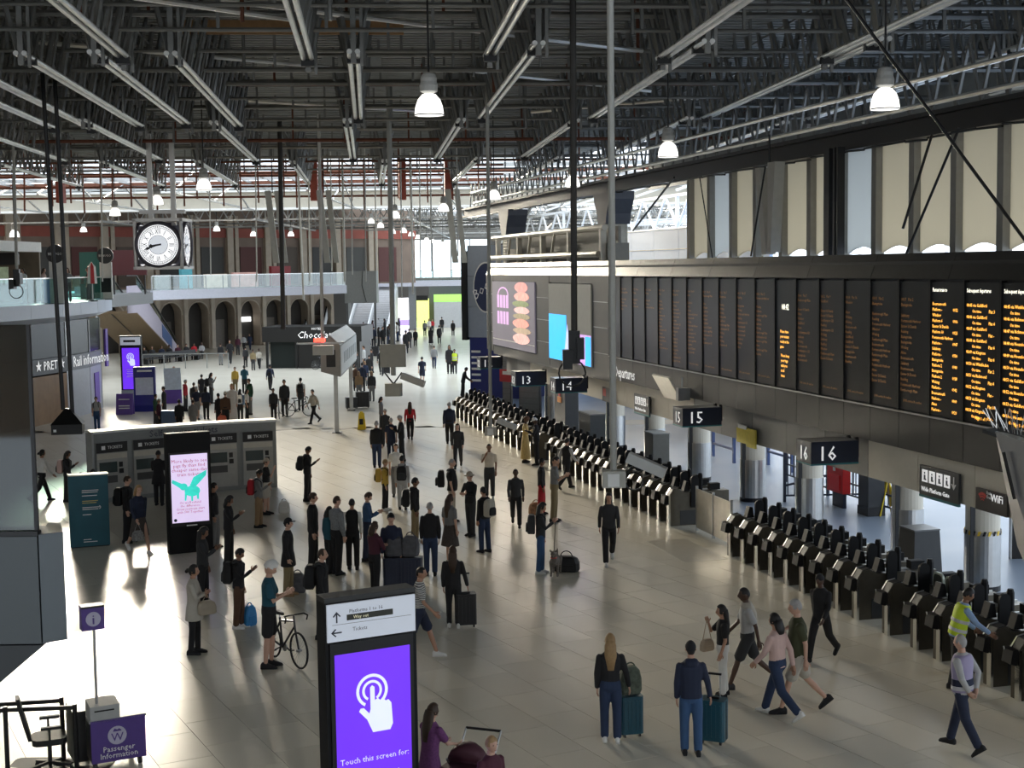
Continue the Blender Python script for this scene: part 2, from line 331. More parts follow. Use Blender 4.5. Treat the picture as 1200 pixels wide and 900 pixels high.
for k in range(-11,17):
    a=S0+k*PW; w=PW-.06
    p=O('display_panel',MB().bb(a+.03,a+PW-.03,.0,.09,4.26,6.8),SCRN,db)
    O('panel_frame',MB().bb(a-.03,a+.03,-.03,.1,4.24,6.84),BLACK,p)
    x0=a+.08
    def tx(b,x,z,sz,m,**kw): return TX(b,sz,m,p,(x,-.006,z),align='LEFT',ext=0,name='lettering',**kw)
    if k>=6:
        if k<=8: tx('Fastest train to' if k==6 else 'Subsequent departures',x0,6.62,.105,LEDW,sx=.8)
        col=[];c2=[];zz=6.42
        for r in range(20):
            if k==6:
                col.append(random.choice(places) if r%2==0 else 'Platform %s'%random.choice(('-','10','6','2'))); c2.append('' if r%2==0 else '09%02d'%random.randint(4,48))
            else:
                col.append(('0%d:%02d via %s'%(8,45+r//2,random.choice(('Kingston','Hounslow','Richmond','Guildford','Wimbledon')))) if r%2==0 else '        On time'); c2.append('' if r%2==0 else 'Plat %s'%random.choice(('2','10','3','-','4')))
        tx('\n'.join(col),x0,6.36,.085,AMB,ls=1.25); tx('\n'.join(c2),a+.80,6.36,.085,AMB,ls=1.25)
        if k in(7,8): tx('Page 1 of 1',a+.4,4.32,.085,AMB)
    elif k==0:
        tx('08:42',a+.38,6.1,.2,LEDW,sx=.9); tx('Please have\nyour tickets\nready at the\ngates',a+.3,5.55,.1,AMB,ls=1.2); tx('Please keep\nyour bags\nwith you\nat all\ntimes',a+.34,4.98,.1,AMB,ls=1.2)
    else:
        m=AMBD; O('louvre',MB(),LOUV,p) if 0 else None
        lines=random.randint(11,17) if k>-8 else random.randint(3,6)
        head='%02d:%02d   Plat %d'%(random.randint(8,9),random.randint(0,59),random.randint(1,19))
        tx(head+'\n'+random.choice(places)+'\n\n'+'\n'.join(random.choice(places) for _ in range(lines)),x0,6.42,.088,m,ls=1.2)
        if k>-6: tx('SWR service 8 coaches',x0+.1,4.42,.075,m)
    lp=O('lower_panel',MB().bb(a+.006,a+PW-.006,.0,.07,3.47,4.19),CHAR,db)
# advertising end of the board
for (a,b,z0,z1) in((-4.6,-3.35,3.5,6.85),(4.2,6.15,3.45,6.85),(11.75,13.58,3.4,6.85)):
    for i in range(4):
        h=(z1-z0)/4; O('side_panel',MB().bb(a,b,-.01,.07,z0+i*h+.012,z0+(i+1)*h-.012),CHAR,db)
    for i in range(1,4): O('trim_strip',MB().bb(a+.1,b-.1,-.02,.0,z0+i*h-.015,z0+i*h+.01),GALV,db)
O('sill_panel',MB().bb(-3.35,13.6,.0,.08,3.36,3.75).bb(-3.35,13.6,.0,.08,6.6,6.86),CHAR,db)
TX('Departures',.5,LWHITE,db,(14.2,-.02,3.6),align='LEFT',sx=.86,name='departures_lettering')
ad=T('advertising_screen','large lilac grey advertising screen showing a tall stacked burger','screen',face(),WR)
O('screen',MB().bb(-3.25,4.1,-.05,.0,3.78,6.58),mat('lilac_screen',(.22,.20,.26),.4,emit=.2,noise=.15,scale=.4),ad)
for i,(z0,z1,w,c) in enumerate(((6.15,6.55,.62,(.78,.28,.26)),(5.8,6.15,.7,(.85,.35,.30)),(5.55,5.8,.78,(.18,.22,.09)),(5.28,5.55,.72,(.80,.45,.42)),(5.05,5.28,.8,(.30,.24,.14)),(4.7,5.05,.76,(.82,.30,.24)),(4.45,4.7,.82,(.42,.30,.20)),(4.05,4.45,.78,(.80,.42,.38)))):
    xo=2.0+.1*math.sin(i*2.3); n=18; w*=1.75
    O('burger_layer',MB().prism([(xo+w*math.cos(2*math.pi*j/n)*(1+.05*math.sin(5*j)),(z0+z1)/2+(z1-z0)*.56*math.sin(2*math.pi*j/n)) for j in range(n)],-.06-.002*i,-.05,'y'),mat('burger%d'%i,c,.5,emit=.5,noise=.45,scale=5),ad)
pk=mat('pink_print',(.62,.36,.66),.5,emit=.5)
for z in(4.75,5.45):
    for j in range(4): O('print_block',MB().bb(-2.3+j*.55,-2.3+j*.55+.42,-.055,-.05,z,z+.55),pk,ad)
O('print_arc',MB().prism([(-1.2+1.0*math.cos(t)*r,6.0+.35*math.sin(t)*r) for r,ts in((1,range(0,181,20)),(.82,range(180,-1,-20))) for t in[R(q) for q in ts]],-.055,-.05,'y'),pk,ad)
O('print_line',MB().bb(-3.2,4.05,-.055,-.05,4.05,4.09),LWHITE,ad)
a2=T('advertising_screen','grey advertising screen with bright blue and purple lower corner','screen',face(),WR)
O('screen',MB().bb(6.22,11.68,-.05,0,3.72,6.56),mat('grey_screen',(.17,.17,.145),.4,emit=.15,noise=.1),a2)
O('blue_block',MB().bb(6.24,8.6,-.056,-.05,3.74,5.42),mat('cyan_block',(.01,.36,.85),.4,emit=.85,noise=.05),a2)
O('purple_block',MB().bb(8.6,11.66,-.056,-.05,3.74,4.8),mat('violet_block',(.55,.30,.80),.4,emit=.6,noise=.5,scale=3),a2)
O('sail_shape',MB().prism([(8.3,3.78),(9.6,3.78),(9.1,4.3),(8.75,5.1)],-.062,-.056,'y'),mat('pale_violet',(.5,.55,.9),.4,emit=.6),a2)
O('edge_block',MB().bb(11.0,11.66,-.062,-.056,3.74,4.75),mat('cyan_block'),a2)
# lower fascia panels over the gates, recessed, cream and grey
wr=T('wall_right',loc=face(14.95),rz=WR,kind='structure')
for i in range(24):
    a=-2+i*2.05; g=(21.5<a+1<30.9); left=a<5
    O('fascia_panel',MB().bb(a+.008,a+2.042,0,.35,2.62,3.45),GREYP if g else (mat('dim_grey_fascia',(.25,.25,.25),.5) if left and a<1 else CREAM),wr)
O('soffit',MB().bb(-2,47,.0,3.1,3.4,3.5),mat('soffit_grey',(.3,.3,.3),.7),wr)
# round columns, cream above and steel below, on the line c=17.8
cl=T('column_row',kind='structure')
for Y in(26.2,30.75,33.9,39.1,42.9,47.2,51.5,56,65):
    p=P_(17.8,Y); c=D.objects.new('column',None); C.objects.link(c); c.parent=cl; c.location=p; c.rotation_euler=(0,0,WR)
    O('shaft',MB().lathe([(.37,1.28),(.37,3.45)],28),CREAM,c,smooth=False); O('steel_cladding',MB().lathe([(.39,.12),(.39,1.28)],28),STEEL,c)
    O('plinth',MB().lathe([(.395,0),(.395,.12)],28),BLACK,c); O('seam',MB().bb(.18,.2,-.42,.0,.1,3.4),BLACK,c)
    if Y==30.75:
        for j in range(22):
            t=2*math.pi*j/22; t2=t+math.pi/22; O('hazard_stripe',MB().add([(.398*math.cos(q),.398*math.sin(q),z) for q,z in((t,1.24),(t2,1.24),(t2+.08,1.34),(t+.08,1.34))],[(0,1,2,3)]).add([(.394*math.cos(q),.394*math.sin(q),z) for q,z in((t,1.24),(t2,1.24),(t2+.08,1.34),(t+.08,1.34))],[(3,2,1,0)]),(BLACK,mat('hazard_yellow',(.8,.55,.05),.5))[j%2],c)
# riveted iron columns carrying the roof edge girder
for Y in(56,72):
    p=P_(17.8,Y); c=T('column_iron',loc=p,rz=WR,kind='structure')
    O('shaft',MB().bb(-.42,.42,-.42,.42,3.4,9.0),mat('cream_iron',(.45,.43,.36),.6,noise=.2),c)
    rv=MB()
    for z in [3.6+.14*i for i in range(38)]:
        for x in(-.36,-.12,.12,.36): rv.box((x,-.43,z),(.05,.04,.05)); rv.box((.43,x,z),(.04,.05,.05)); rv.box((-.43,x,z),(.04,.05,.05))
    tag(O('rivets',rv,mat('cream_iron'),c),kind='stuff')
    O('capital',MB().prism([(-.5,8.8),(.5,8.8),(.62,9.2),(1.0,9.75),(1.05,10.05),(-1.05,10.05),(-1.0,9.75),(-.62,9.2)],-.5,.5,'y'),mat('slate_iron',(.05,.055,.07),.5),c)
# hanging and fixed signs
def boxsign(num,near,s,z0,z1,w,out=.65):
    t=T('platform_sign','dark box sign lettered %s above the gates, %s'%(num,near),'sign',face(14.7),WR)
    L=.72
    O('box',MB().bb(s-L,s,-w,-.06,z0,z1),NAVY,t); O('base_strip',MB().bb(s-L-.005,s+.005,-w-.005,-.055,z0-.02,z0+.015),mat('teal_strip',(.03,.2,.22),.4),t)
    for q in(.25,.75): O('bracket',MB().bb(s-L*q-.04,s-L*q+.04,-.06,.02,z0+.1,z1+.05),BLACK,t)
    TX(num,.44,LWHITE,t,(s+.006,-w*.68,z0+.08),rot=(math.pi/2,0,math.pi/2),name='number'); TX(num,.42,LWHITE,t,(s-L/2,-w-.006,z0+.08),name='number')
boxsign('16','beside the cream fascia',31.0,2.96,3.44,1.15); boxsign('15','next to the yellow notice',23.4,2.96,3.44,1.15); boxsign('14','under the blue screen',11.2,2.84,3.34,1.2); boxsign('13','under the burger screen',5.7,2.64,3.2,1.25); boxsign('12','under the left end of the board',-1.6,2.82,3.32,1.0)
for lab,s,z0,z1,w in(('dark wide platform gate sign with four pictograms over the near gates',33.1,2.60,3.2,1.42),('small dark wide gate sign with pictograms below the Departures lettering',15.6,2.56,3.16,1.4)):
    t=T('gate_sign',lab,'sign',face(14.9),WR)
    O('plate',MB().bb(s,s+w,-.05,0,z0,z1),mat('slate_sign',(.045,.05,.055),.4),t); O('lower_edge',MB().bb(s,s+w,-.055,0,z0-.03,z0+.02),mat('teal_strip'),t)
    for i in range(4):
        q=O('pictogram',MB().bb(s+.1+i*.27,s+.1+i*.27+.21,-.056,-.05,z1-.32,z1-.08),LITW,t); x=s+.205+i*.27
        O('figure',MB().bb(x-.03,x+.03,-.06,-.056,z1-.28,z1-.18).bb(x-.02,x+.02,-.06,-.056,z1-.16,z1-.12).bb(x+.02,x+.06,-.06,-.056,z1-.28,z1-.25),NAVY,q)
    O('arrow',MB().bb(s+1.24,s+1.27,-.056,-.05,z1-.3,z1-.08).prism([(s+1.255,z1-.33),(s+1.34,z1-.22),(s+1.3,z1-.22),(s+1.255,z1-.27),(s+1.21,z1-.22),(s+1.17,z1-.22)],-.056,-.05,'y'),LWHITE,t)
    TX('Wide Platform Gate',.125,LITW,t,(s+.08,-.056,z0+.1),align='LEFT')
t=T('wifi_sign','small black free WiFi poster with red fan logo beside wide gate sign','sign',face(14.9),WR)
O('plate',MB().bb(35.1,36.1,-.05,0,2.64,3.04),mat('black_poster',(.025,.02,.02),.4),t)
for i,r in enumerate((.2,.14,.08)): O('red_fan',MB().prism([(35.33+r*math.cos(a)*q,2.78+r*math.sin(a)*q) for q,rg in((1,range(50,131,10)),(.75,range(130,49,-10))) for a in[R(b) for b in rg]],-.056,-.05,'y'),mat('red_logo',(.55,.04,.03),.4),t)
TX('WiFi',.2,LITW,t,(35.6,-.056,2.86),align='LEFT'); TX('Fast\nFree',.08,LWHITE,t,(35.47,-.056,2.97),align='LEFT')
t=T('notice','yellow notice with grey heading hung below the grey fascia','notice',face(14.9),WR)
O('sheet',MB().bb(23.85,24.5,-.04,0,2.58,2.95).bb(24.5,25.05,-.04,0,2.52,3.0),mat('yellow_notice',(.72,.60,.10),.6,noise=.2,scale=9),t); O('heading',MB().bb(23.95,24.45,-.045,0,2.95,3.05),WHITE,t)
t=T('notice','small dark poster with red corner on the cream fascia','notice',face(14.9),WR)
O('sheet',MB().bb(12.2,13.2,-.04,0,2.62,3.1),mat('black_poster'),t); O('red_corner',MB().bb(12.3,12.6,-.045,-.04,2.8,3.05),mat('red_logo'),t)
t=T('reflector_panel','tilted pale metal reflector panel below the departure board','panel',face(14.7),WR)
O('plate',MB().prism([(-.55,4.02),(-.5,4.05),(-.12,3.38),(-.17,3.35)],19.3,20.7,'x'),mat('pale_metal',(.72,.70,.64),.35,.3),t); O('bracket',MB().bb(20.75,20.95,-.35,0,3.4,3.75).cyl((20.85,-.2,3.4),(20.85,-.2,4.05),.03),GALV,t)
# ------------------------------------------------------------------ ticket gates
BRZ=mat('bronze_cabinet',(.12,.105,.08),.32,.7,noise=.2); RDR=mat('reader_black',(.008,.008,.009),.55,spec=.2)
gm={}
def gmesh(nm,mb,m):
    me=mb.mesh(nm); me.materials.append(m); gm[nm]=me
# local: -y faces the concourse, cabinet 1.75 long
prof=[(0,0),(1.75,0),(1.75,.95),(.34,.95),(.16,1.02),(.02,.86),(0,.8)]
gmesh('cabinet',MB().prism([(0,0),(1.75,0),(1.75,.93),(.40,.93),(.26,1.03),(.10,1.0),(0,.84)],-.13,.13,'x'),BRZ)
gmesh('front_strip',MB().bb(.02,.145,-.03,.02,0,.84),mat('chrome_strip',(.88,.86,.80),.16,1.0))
gmesh('head_cap',MB().prism([(-.02,.83),(.10,1.012),(.27,1.045),(.27,1.02),(.11,.98),(0,.82)],-.12,.12,'x'),RDR)
gmesh('head_trim',MB().prism([(-.03,.83),(.10,1.02),(.27,1.06),(.27,1.02),(.11,.98),(0,.82)],-.145,-.115,'x'),STEEL)
gmesh('side_rail',MB().bb(-.14,-.10,.27,1.7,.93,.965),STEEL)
gmesh('ticket_reader',MB().prism([(-.16,.62),(-.05,.58),(.0,.80),(-.03,.86),(-.12,.84)],-.17,.10,'x'),RDR)
gmesh('reader_stalk',MB().bar((-.155,-.13,.86),(-.10,-.06,.60),.02),STEEL)
gmesh('kick_plate',MB().bb(-.135,.135,.3,1.7,.02,.42),mat('charcoal_plate',(.03,.03,.03),.4))
n=8
def paddle(x): return MB().prism([(-.11,.55),(.11,.55),(.11,1.28)]+[(.11*math.cos(R(a)),1.28+.11*math.sin(R(a))) for a in range(20,180,20)]+[(-.11,1.28)],x-.02,x+.02,'x')
gmesh('paddle',MB().prism([(.72+a,b) for a,b in[(-.11,.5),(.11,.5),(.11,1.28)]+[(.11*math.cos(R(t)),1.28+.11*math.sin(R(t))) for t in range(20,180,20)]+[(-.11,1.28)]],.14,.20,'x'),RDR)
gmesh('paddle_post',MB().lathe([(.07,.0),(.07,1.36),(.05,1.42)],8,(0,.95,0)),RDR)
gmesh('hood',MB().prism([(.42,.955),(.62,.955),(.58,1.2),(.50,1.22)],-.10,.10,'x'),RDR)
gmesh('rear_head',MB().box((0,1.35,1.04),(.2,.3,.17)),RDR)
def gate(p,label,group,head=True):
    t=T('ticket_gate',label,'ticket gate',p,WR,group)
    for k,me in gm.items():
        pl=gm[k]
        O(k,me,None,t)
    return t
GC=13.8
Ys=[34.65-.797*i for i in range(9)]; Ys+=[27.06]+[27.06-1.05-.79*i for i in range(9)]
ORD='first second third fourth fifth sixth seventh eighth ninth tenth eleventh twelfth thirteenth fourteenth fifteenth sixteenth seventeenth eighteenth nineteenth twentieth'.split()
for i,Y in enumerate(Ys): gate(P_(GC,Y),ORD[i]+' dark ticket gate from the steel barrier panels in the near row','near row of ticket gates')
wg=T('wide_gate_panel','pair of rounded pale-framed gate leaves in the near wide aisle','gate leaf',P_(GC,26.55),WR)
for x in(-.2,.24):
    r=MB().rbox((0,0,0),(.36,.40,.04),.1); r.v=[(x+a,.95+c,1.02+b) for a,b,c in r.v]; O('leaf',r,mat('leaf_frame',(.5,.55,.48),.4,.4),wg)
    r=MB().rbox((0,0,0),(.29,.32,.05),.08); r.v=[(x+a,.95+c,1.02+b) for a,b,c in r.v]; O('leaf_infill',r,mat('leaf_dark',(.02,.03,.025),.4),wg)
for i in range(16): gate(P_(GC,38.9+.80*i),ORD[i]+' ticket gate from the steel barrier panels in the middle row','middle row of ticket gates')
for i in range(16):
    Y=52.6+1.02*i; x=GC-.245*Y
    gate((x-.0035*max(0,Y-56)**2*-.25,Y,0),ORD[i]+' ticket gate of the far row, counted from the middle row','far row of ticket gates')
f=T('steel_fence_panel','brushed steel barrier panels closing the gap between gate rows','barrier',P_(14.3,37.2),WR)
for x0,x1 in((-.9,.25),(.28,1.45)): O('panel',MB().bb(x0,x1,-.02,.02,.08,1.15),mat('brushed_panel',(.50,.47,.40),.35,.6,noise=.2),f)
for x in(-.92,.265,1.47): O('post',MB().bb(x-.03,x+.03,-.03,.03,0,1.22),GALV,f)
O('floor_hatch',MB().bb(-.9,1.9,-1.5,-.4,.0,.004),mat('hatch',(.45,.42,.36),.3),fl,loc=P_(14.0,36.2),rot=(0,0,WR))
# ------------------------------------------------------------------ platform area behind the gates
pr=T('railing','black steel railing with gate behind the platform columns','railing',P_(20.4,42),WR)
RAIL=mat('railing_navy',(.012,.018,.04),.45)
for x in(-4.6,-1.6,1.2,3.6): O('post',MB().bb(x-.04,x+.04,-.04,.04,0,2.0),RAIL,pr)
for z in(.25,.6,1.9): O('rail',MB().bb(-4.6,3.6,-.02,.02,z-.025,z+.025),RAIL,pr)
for i in range(38): O('bar',MB().bb(-4.5+i*.215-.012,-4.5+i*.215+.012,-.012,.012,.25,1.9),RAIL,pr)
pr=T('railing','tall black railing sloping beside the second platform column','railing',P_(18.6,42.5),WR+R(78))
for x in(0,1.8,3.6): O('post',MB().bb(x-.04,x+.04,-.04,.04,0,2.1),RAIL,pr)
for z in(.2,2.0): O('rail',MB().bb(0,3.6,-.02,.02,z-.025,z+.025),RAIL,pr)
O('diagonal_rail',MB().bar((0,0,.5),(3.6,0,1.3),.06),RAIL,pr)
for i in range(17): O('bar',MB().bb(.1+i*.2-.012,.1+i*.2+.012,-.012,.012,.2,2.0),RAIL,pr)
BLUR=mat('blue_rail',(.02,.05,.16),.4)
for k,(Y,c,n) in enumerate(((52,20.5,'beside the grey bin cabinet'),(49.5,21.5,'between two cream columns'))):
    b=T('queue_rail','blue tubular barrier frame on the platform floor '+n,'barrier',P_(c,Y),WR)
    for x in(-1,1): O('upright',MB().bb(x-.05,x+.05,-.05,.05,0,1.5),BLUR,b)
    for z in(.5,1.45): O('rail',MB().bb(-1,1,-.04,.04,z-.04,z+.04),BLUR,b)
t=T('machine_cabinet','tall dark tapering cabinet standing in front of the cream column','cabinet',G(1077,691),WR)
O('body',MB().loft([[(-.40,-.36,0),(.40,-.36,0),(.40,.36,0),(-.40,.36,0)],[(-.32,-.30,1.36),(.32,-.30,1.36),(.32,.30,1.36),(-.32,.30,1.36)]]),mat('cabinet_charcoal',(.035,.037,.04),.4,.2),t)
O('lid',MB().bb(-.33,.33,-.31,.31,1.36,1.39),GREYP,t); O('name_plate',MB().bb(.12,.24,-.36,-.345,.5,.55),WHITE,t)
for k,(x,y,w,h,l) in enumerate(((770,548,.9,1.25,'square brown-grey cabinet behind the middle gates'),(664,506,1.7,1.8,'wide dark grey cabinet with orange label behind guard'),(694,533,1.5,1.6,'plain grey cabinet with pale edge by middle gates'))):
    p=G(x,y); t=T('equipment_cabinet',l,'cabinet',p,WR)
    O('body',MB().bb(-w/2,w/2,-.3,.3,0,h),mat('cab%d'%k,((.12,.115,.10),(.035,.037,.04),(.075,.08,.085))[k],.45),t); O('lid',MB().bb(-w/2-.02,w/2+.02,-.32,.32,h,h+.04),mat('cab_lid',(.3,.3,.29),.5),t)
    if k==1:
        O('orange_label',MB().bb(-.3,.3,-.32,-.3,1.3,1.55),mat('orange_label',(.75,.25,.02),.5),t)
        O('red_label',MB().bb(-.15,.15,-.32,-.3,1.58,1.72),mat('red_box',(.6,.02,.02),.4),t)
t=T('help_point','red box mounted on the black platform railing','box',P_(19.85,41.6),WR); O('body',MB().bb(-.45,.55,-.2,.05,.45,1.45),mat('red_box'),t); O('door',MB().bb(-.28,.38,-.23,-.2,.53,.98),mat('red_door',(.75,.03,.03),.35),t); O('label_plate',MB().bb(-.02,.1,-.23,-.2,1.08,1.25),WHITE,t); O('stand',MB().bb(-.3,.4,-.1,.0,0,.45),RAIL,t)
t=T('screen_cabinet','tall dark grey cabinet between red box and yellow cone','cabinet',G(1019,603),WR); O('body',MB().bb(-.3,.3,-.2,.3,.25,2.3),mat('cabinet_charcoal'),t); O('foot',MB().bb(-.32,.32,-.22,.32,0,.25),BLACK,t)
def cone(name,label,p,rz,s=1):
    YEL=mat('wet_floor_yellow',(.85,.62,.02),.45); t=T(name,label,'floor sign',p,rz)
    for q in(-1,1): O('leaf',MB().add([(-.15*s,q*.18*s,0),(.15*s,q*.18*s,0),(.10*s,q*.02,.62*s),(-.10*s,q*.02,.62*s),(-.15*s,q*.2*s,0),(.15*s,q*.2*s,0),(.10*s,q*.04,.64*s),(-.10*s,q*.04,.64*s)],[(0,1,2,3),(7,6,5,4),(0,4,5,1),(1,5,6,2),(2,6,7,3),(3,7,4,0)]),YEL,t)
    O('warning_panel',MB().bb(-.07*s,.07*s,-.16*s,-.145*s,.2*s,.42*s),BLACK,t); O('handle',MB().bb(-.06*s,.06*s,-.05,.05,.62*s,.7*s),YEL,t)
cone('wet_floor_sign','yellow wet floor sign by the platform railing',G(1038,603),WR,1.5)
cone('wet_floor_sign','yellow wet floor sign standing on the pale concourse floor',G(424,503),0,1.15)
# blue hoarding and white trainshed structure beyond the board
hb=T('hoarding','pale blue panelled hoarding behind the iron column','hoarding',P_(24,70),WR)
BLUH=mat('pale_blue_panel',(.42,.58,.88),.5,noise=.04)
for i in range(8): O('panel',MB().bb(-13+i*3.4,-13+i*3.4+3.37,0,.15,0,8.85),BLUH,hb)
for z in(7.9,8.85): O('rail',MB().bb(-13,14.2,-.02,.0,z,z+.03),GALV,hb)
sh=T('trainshed_truss_row',kind='structure')
WST=mat('white_steel',(.80,.82,.84),.5)
for i,c in enumerate((30,40,52)):
    b=MB(); o_=P_(c,75); e=V(-.238,.971,0)
    for z in(9.3+i*.3,11.2+i*.6): b.bar(o_-e*28+V(0,0,z),o_+e*50+V(0,0,z),.16)
    for k in range(20):
        a=o_+e*(-28+k*4); h0,h1=9.3+i*.3,11.2+i*.6
        b.bar(a+V(0,0,h0),a+e*2+V(0,0,h1),.11); b.bar(a+e*4+V(0,0,h0),a+e*2+V(0,0,h1),.11)
        if k%3==0: b.bar(a+V(0,0,0),a+V(0,0,h1),.2)
    O('lattice_truss',b,WST,sh)
for k in range(9):
    a=P_(30,55+k*7); b=MB(); d=V(.971,.238,0)
    b.bar(a+V(0,0,11.5),a+d*11+V(0,0,15),.14); b.bar(a+d*11+V(0,0,15),a+d*24+V(0,0,12),.14); b.bar(a+V(0,0,10),a+d*24+V(0,0,11),.1)
    O('rafter',b,WST,sh)
sc_=T('white_screen','long pale cream service duct with posts above the burger screen','duct',face(16.2),WR)
O('duct',MB().bb(-6,9.5,-.3,.5,7.35,8.0),mat('duct_grey',(.23,.22,.19),.6),sc_)
O('top_rail',MB().cyl((-8,-.4,8.55),(9.5,-.4,8.55),.12,8),CREAM,sc_); O('low_rail',MB().cyl((-8,-.5,7.62),(9,-.5,7.62),.12,8),CREAM,sc_)
for x in(-7,-3,1,5,9.2): O('post',MB().bb(x-.12,x+.12,-.5,-.3,7.35,8.6),CREAM,sc_)
for x in(-5,-1.4,2.4): O('brace',MB().bar((x,-.45,7.4),(x+.6,-.45,8.5),.1),CREAM,sc_)
O('backing',MB().bb(-5,9.5,.1,.2,8.0,8.6),mat('duct_grey'),sc_)
# ------------------------------------------------------------------ chemist block at the end of the board
bo=T('shop_tower','pale blue-grey shop tower with round dark script logo','shop front',(-1.05,78,0),R(-24))
PALEB=mat('pale_blue_cladding',(.30,.34,.42),.45,noise=.08)
for z0,z1 in((3.35,5.0),(5.02,6.7),(6.72,8.4)): O('cladding',MB().bb(-1.45,1.2,0,3,z0,z1),PALEB,bo)
O('side_fin',MB().bb(-1.75,-1.47,-.2,3,3.2,8.1),BLACK,bo)
O('blue_wall',MB().bb(-1.4,2.2,.05,3,0,3.33),mat('deep_blue_wall',(.012,.02,.16),.4,noise=.1),bo)
n=28; O('logo_disc',MB().prism([(-.3+.72*math.cos(2*math.pi*i/n),6.1+1.35*math.sin(2*math.pi*i/n)) for i in range(n)],-.08,0,'y'),mat('navy_disc',(.02,.03,.09),.4),bo)
O('logo_rim',MB().prism([(-.3+q*math.cos(a)*.76,6.1+q*math.sin(a)*1.4) for q,rg in((1,range(0,361,12)),(.94,range(360,-1,-12))) for a in[R(t) for t in rg]],-.1,-.0,'y'),WHITE,bo)
TX('Boots',.72,LWHITE,bo,(-.3,-.1,5.9),rot=(math.pi/2,R(-38),0),shear=.35,name='logo_lettering')
for i in range(6): O('notice_strip',MB().bb(-1.3,-.75,.03,.05,2.5-i*.32,2.62-i*.32),LWHITE,bo)
# panels and closed shutters under the ad screens
for i,(x0,x1,y,l) in enumerate(((589,600,497,'narrow pale grey shutter panel beside the blue wall'),(608,634,503,'wide grey slatted door panel behind the far gates'))):
    p=G((x0+x1)/2,y); t=T('shutter',l,'shutter',p,WR+R(35)); w=(x1-x0)/1665*p.y*1.25
    O('frame',MB().bb(-w/2,w/2,.0,.1,0,3.2),GREYP,t)
    for z in range(12): O('slat',MB().bb(-w/2+.06,w/2-.06,-.03,0,.15+z*.25,.15+z*.25+.23),mat('shutter_grey',(.24,.25,.26),.45),t)
t=T('poster','red sale poster hung under platform sign twelve','poster',P_(15.3,63),WR+R(30)); O('sheet',MB().bb(-.55,.55,-.05,0,2.1,2.65),mat('red_poster',(.5,.03,.04),.5,noise=.3,scale=4),t); O('white_patch',MB().bb(-.35,.35,-.06,-.05,2.42,2.58),LWHITE,t); O('hanger',MB().bb(-.02,.02,-.04,0,2.65,3.5),BLACK,t)
# end wall far away: concourse end, bridge, shops and stairs
fe=T('wall_end',kind='structure',loc=(0,0,0))
O('back_wall',MB().bb(-60,20,196,197,0,13),mat('end_wall_dim',(.16,.15,.14),.8,noise=.3,scale=.3),fe)
GW=mat('sky_glow_glazing',(.75,.87,1.0),.3,emit=1.5,noise=.1)  # glow stands in for the sky outside; solid wall behind
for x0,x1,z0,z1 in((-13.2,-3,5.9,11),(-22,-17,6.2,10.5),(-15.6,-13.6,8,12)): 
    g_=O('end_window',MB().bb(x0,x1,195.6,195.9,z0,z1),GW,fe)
    m_=MB(); x=x0
    while x<=x1+.1: m_.bb(x-.08,x+.08,195.3,195.6,z0,z1); x+=(x1-x0)/4
    O('mullions',m_,GREYP,g_)
br=T('footbridge','pale fascia bridge walkway with glass balustrade at far end','bridge',(0,166,0))
O('deck',MB().bb(-30,-2,-1.5,1.5,5.1,5.75),mat('pale_lilac_fascia',(.50,.51,.58),.5),br)
for i in range(14): O('glass_panel',MB().bb(-30+i*2,-30+i*2+1.95,-1.45,-1.4,5.75,6.9),GLASS,br)
O('handrail',MB().bb(-30,-2,-1.5,-1.38,6.9,6.96),STEEL,br)
for x in(-26,-19,-11.5,-4): O('pier',MB().bb(x-.4,x+.4,-.4,.4,0,5.1),mat('pier_grey',(.2,.21,.22),.6),br)
def shopfront(label,x0,x1,Y,z1,mf,ms=None,sz=(2.6,3.3),nm='shop_unit'):
    t=T(nm,label,'shop front',((x0+x1)/2,Y,0)); w=(x1-x0)/2
    O('front',MB().bb(-w,w,0,2,0,z1),mf,t)
    if ms: O('sign_band',MB().bb(-w,w,-.1,0,*sz),ms,t)
    return t
GREENS=mat('green_sign',(.25,.55,.10),.5,emit=.8); 
t=shopfront('far shop with bright green sign and white shutter',-9.3,-4.6,172,3.1,mat('white_shutter',(.55,.56,.58),.5),GREENS,(3.1,4.0))
for z in range(12): O('slat',MB().bb(-2.3,2.3,-.04,0,.1+z*.25,.1+z*.25+.22),mat('white_shutter'),t)
t=shopfront('glowing white and purple screen front at the far end',-14.6,-11.9,172,3.6,mat('glow_white',(.85,.80,.95),.5,emit=1.3,noise=.3,scale=1),mat('glow_purple',(.35,.25,.75),.5,emit=.6),(.3,1.0))
t=shopfront('yellow green lit panel beside the far white screen',-11.4,-10,172,3.5,mat('lime_glow',(.65,.75,.2),.5,emit=.7,noise=.3),BLACK,(3.3,3.9))
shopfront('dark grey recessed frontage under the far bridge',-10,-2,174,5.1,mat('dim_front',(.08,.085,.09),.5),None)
shopfront('shadowy frontage behind the far stairs',-30,-14.8,176,5.1,mat('dim_front'),None)
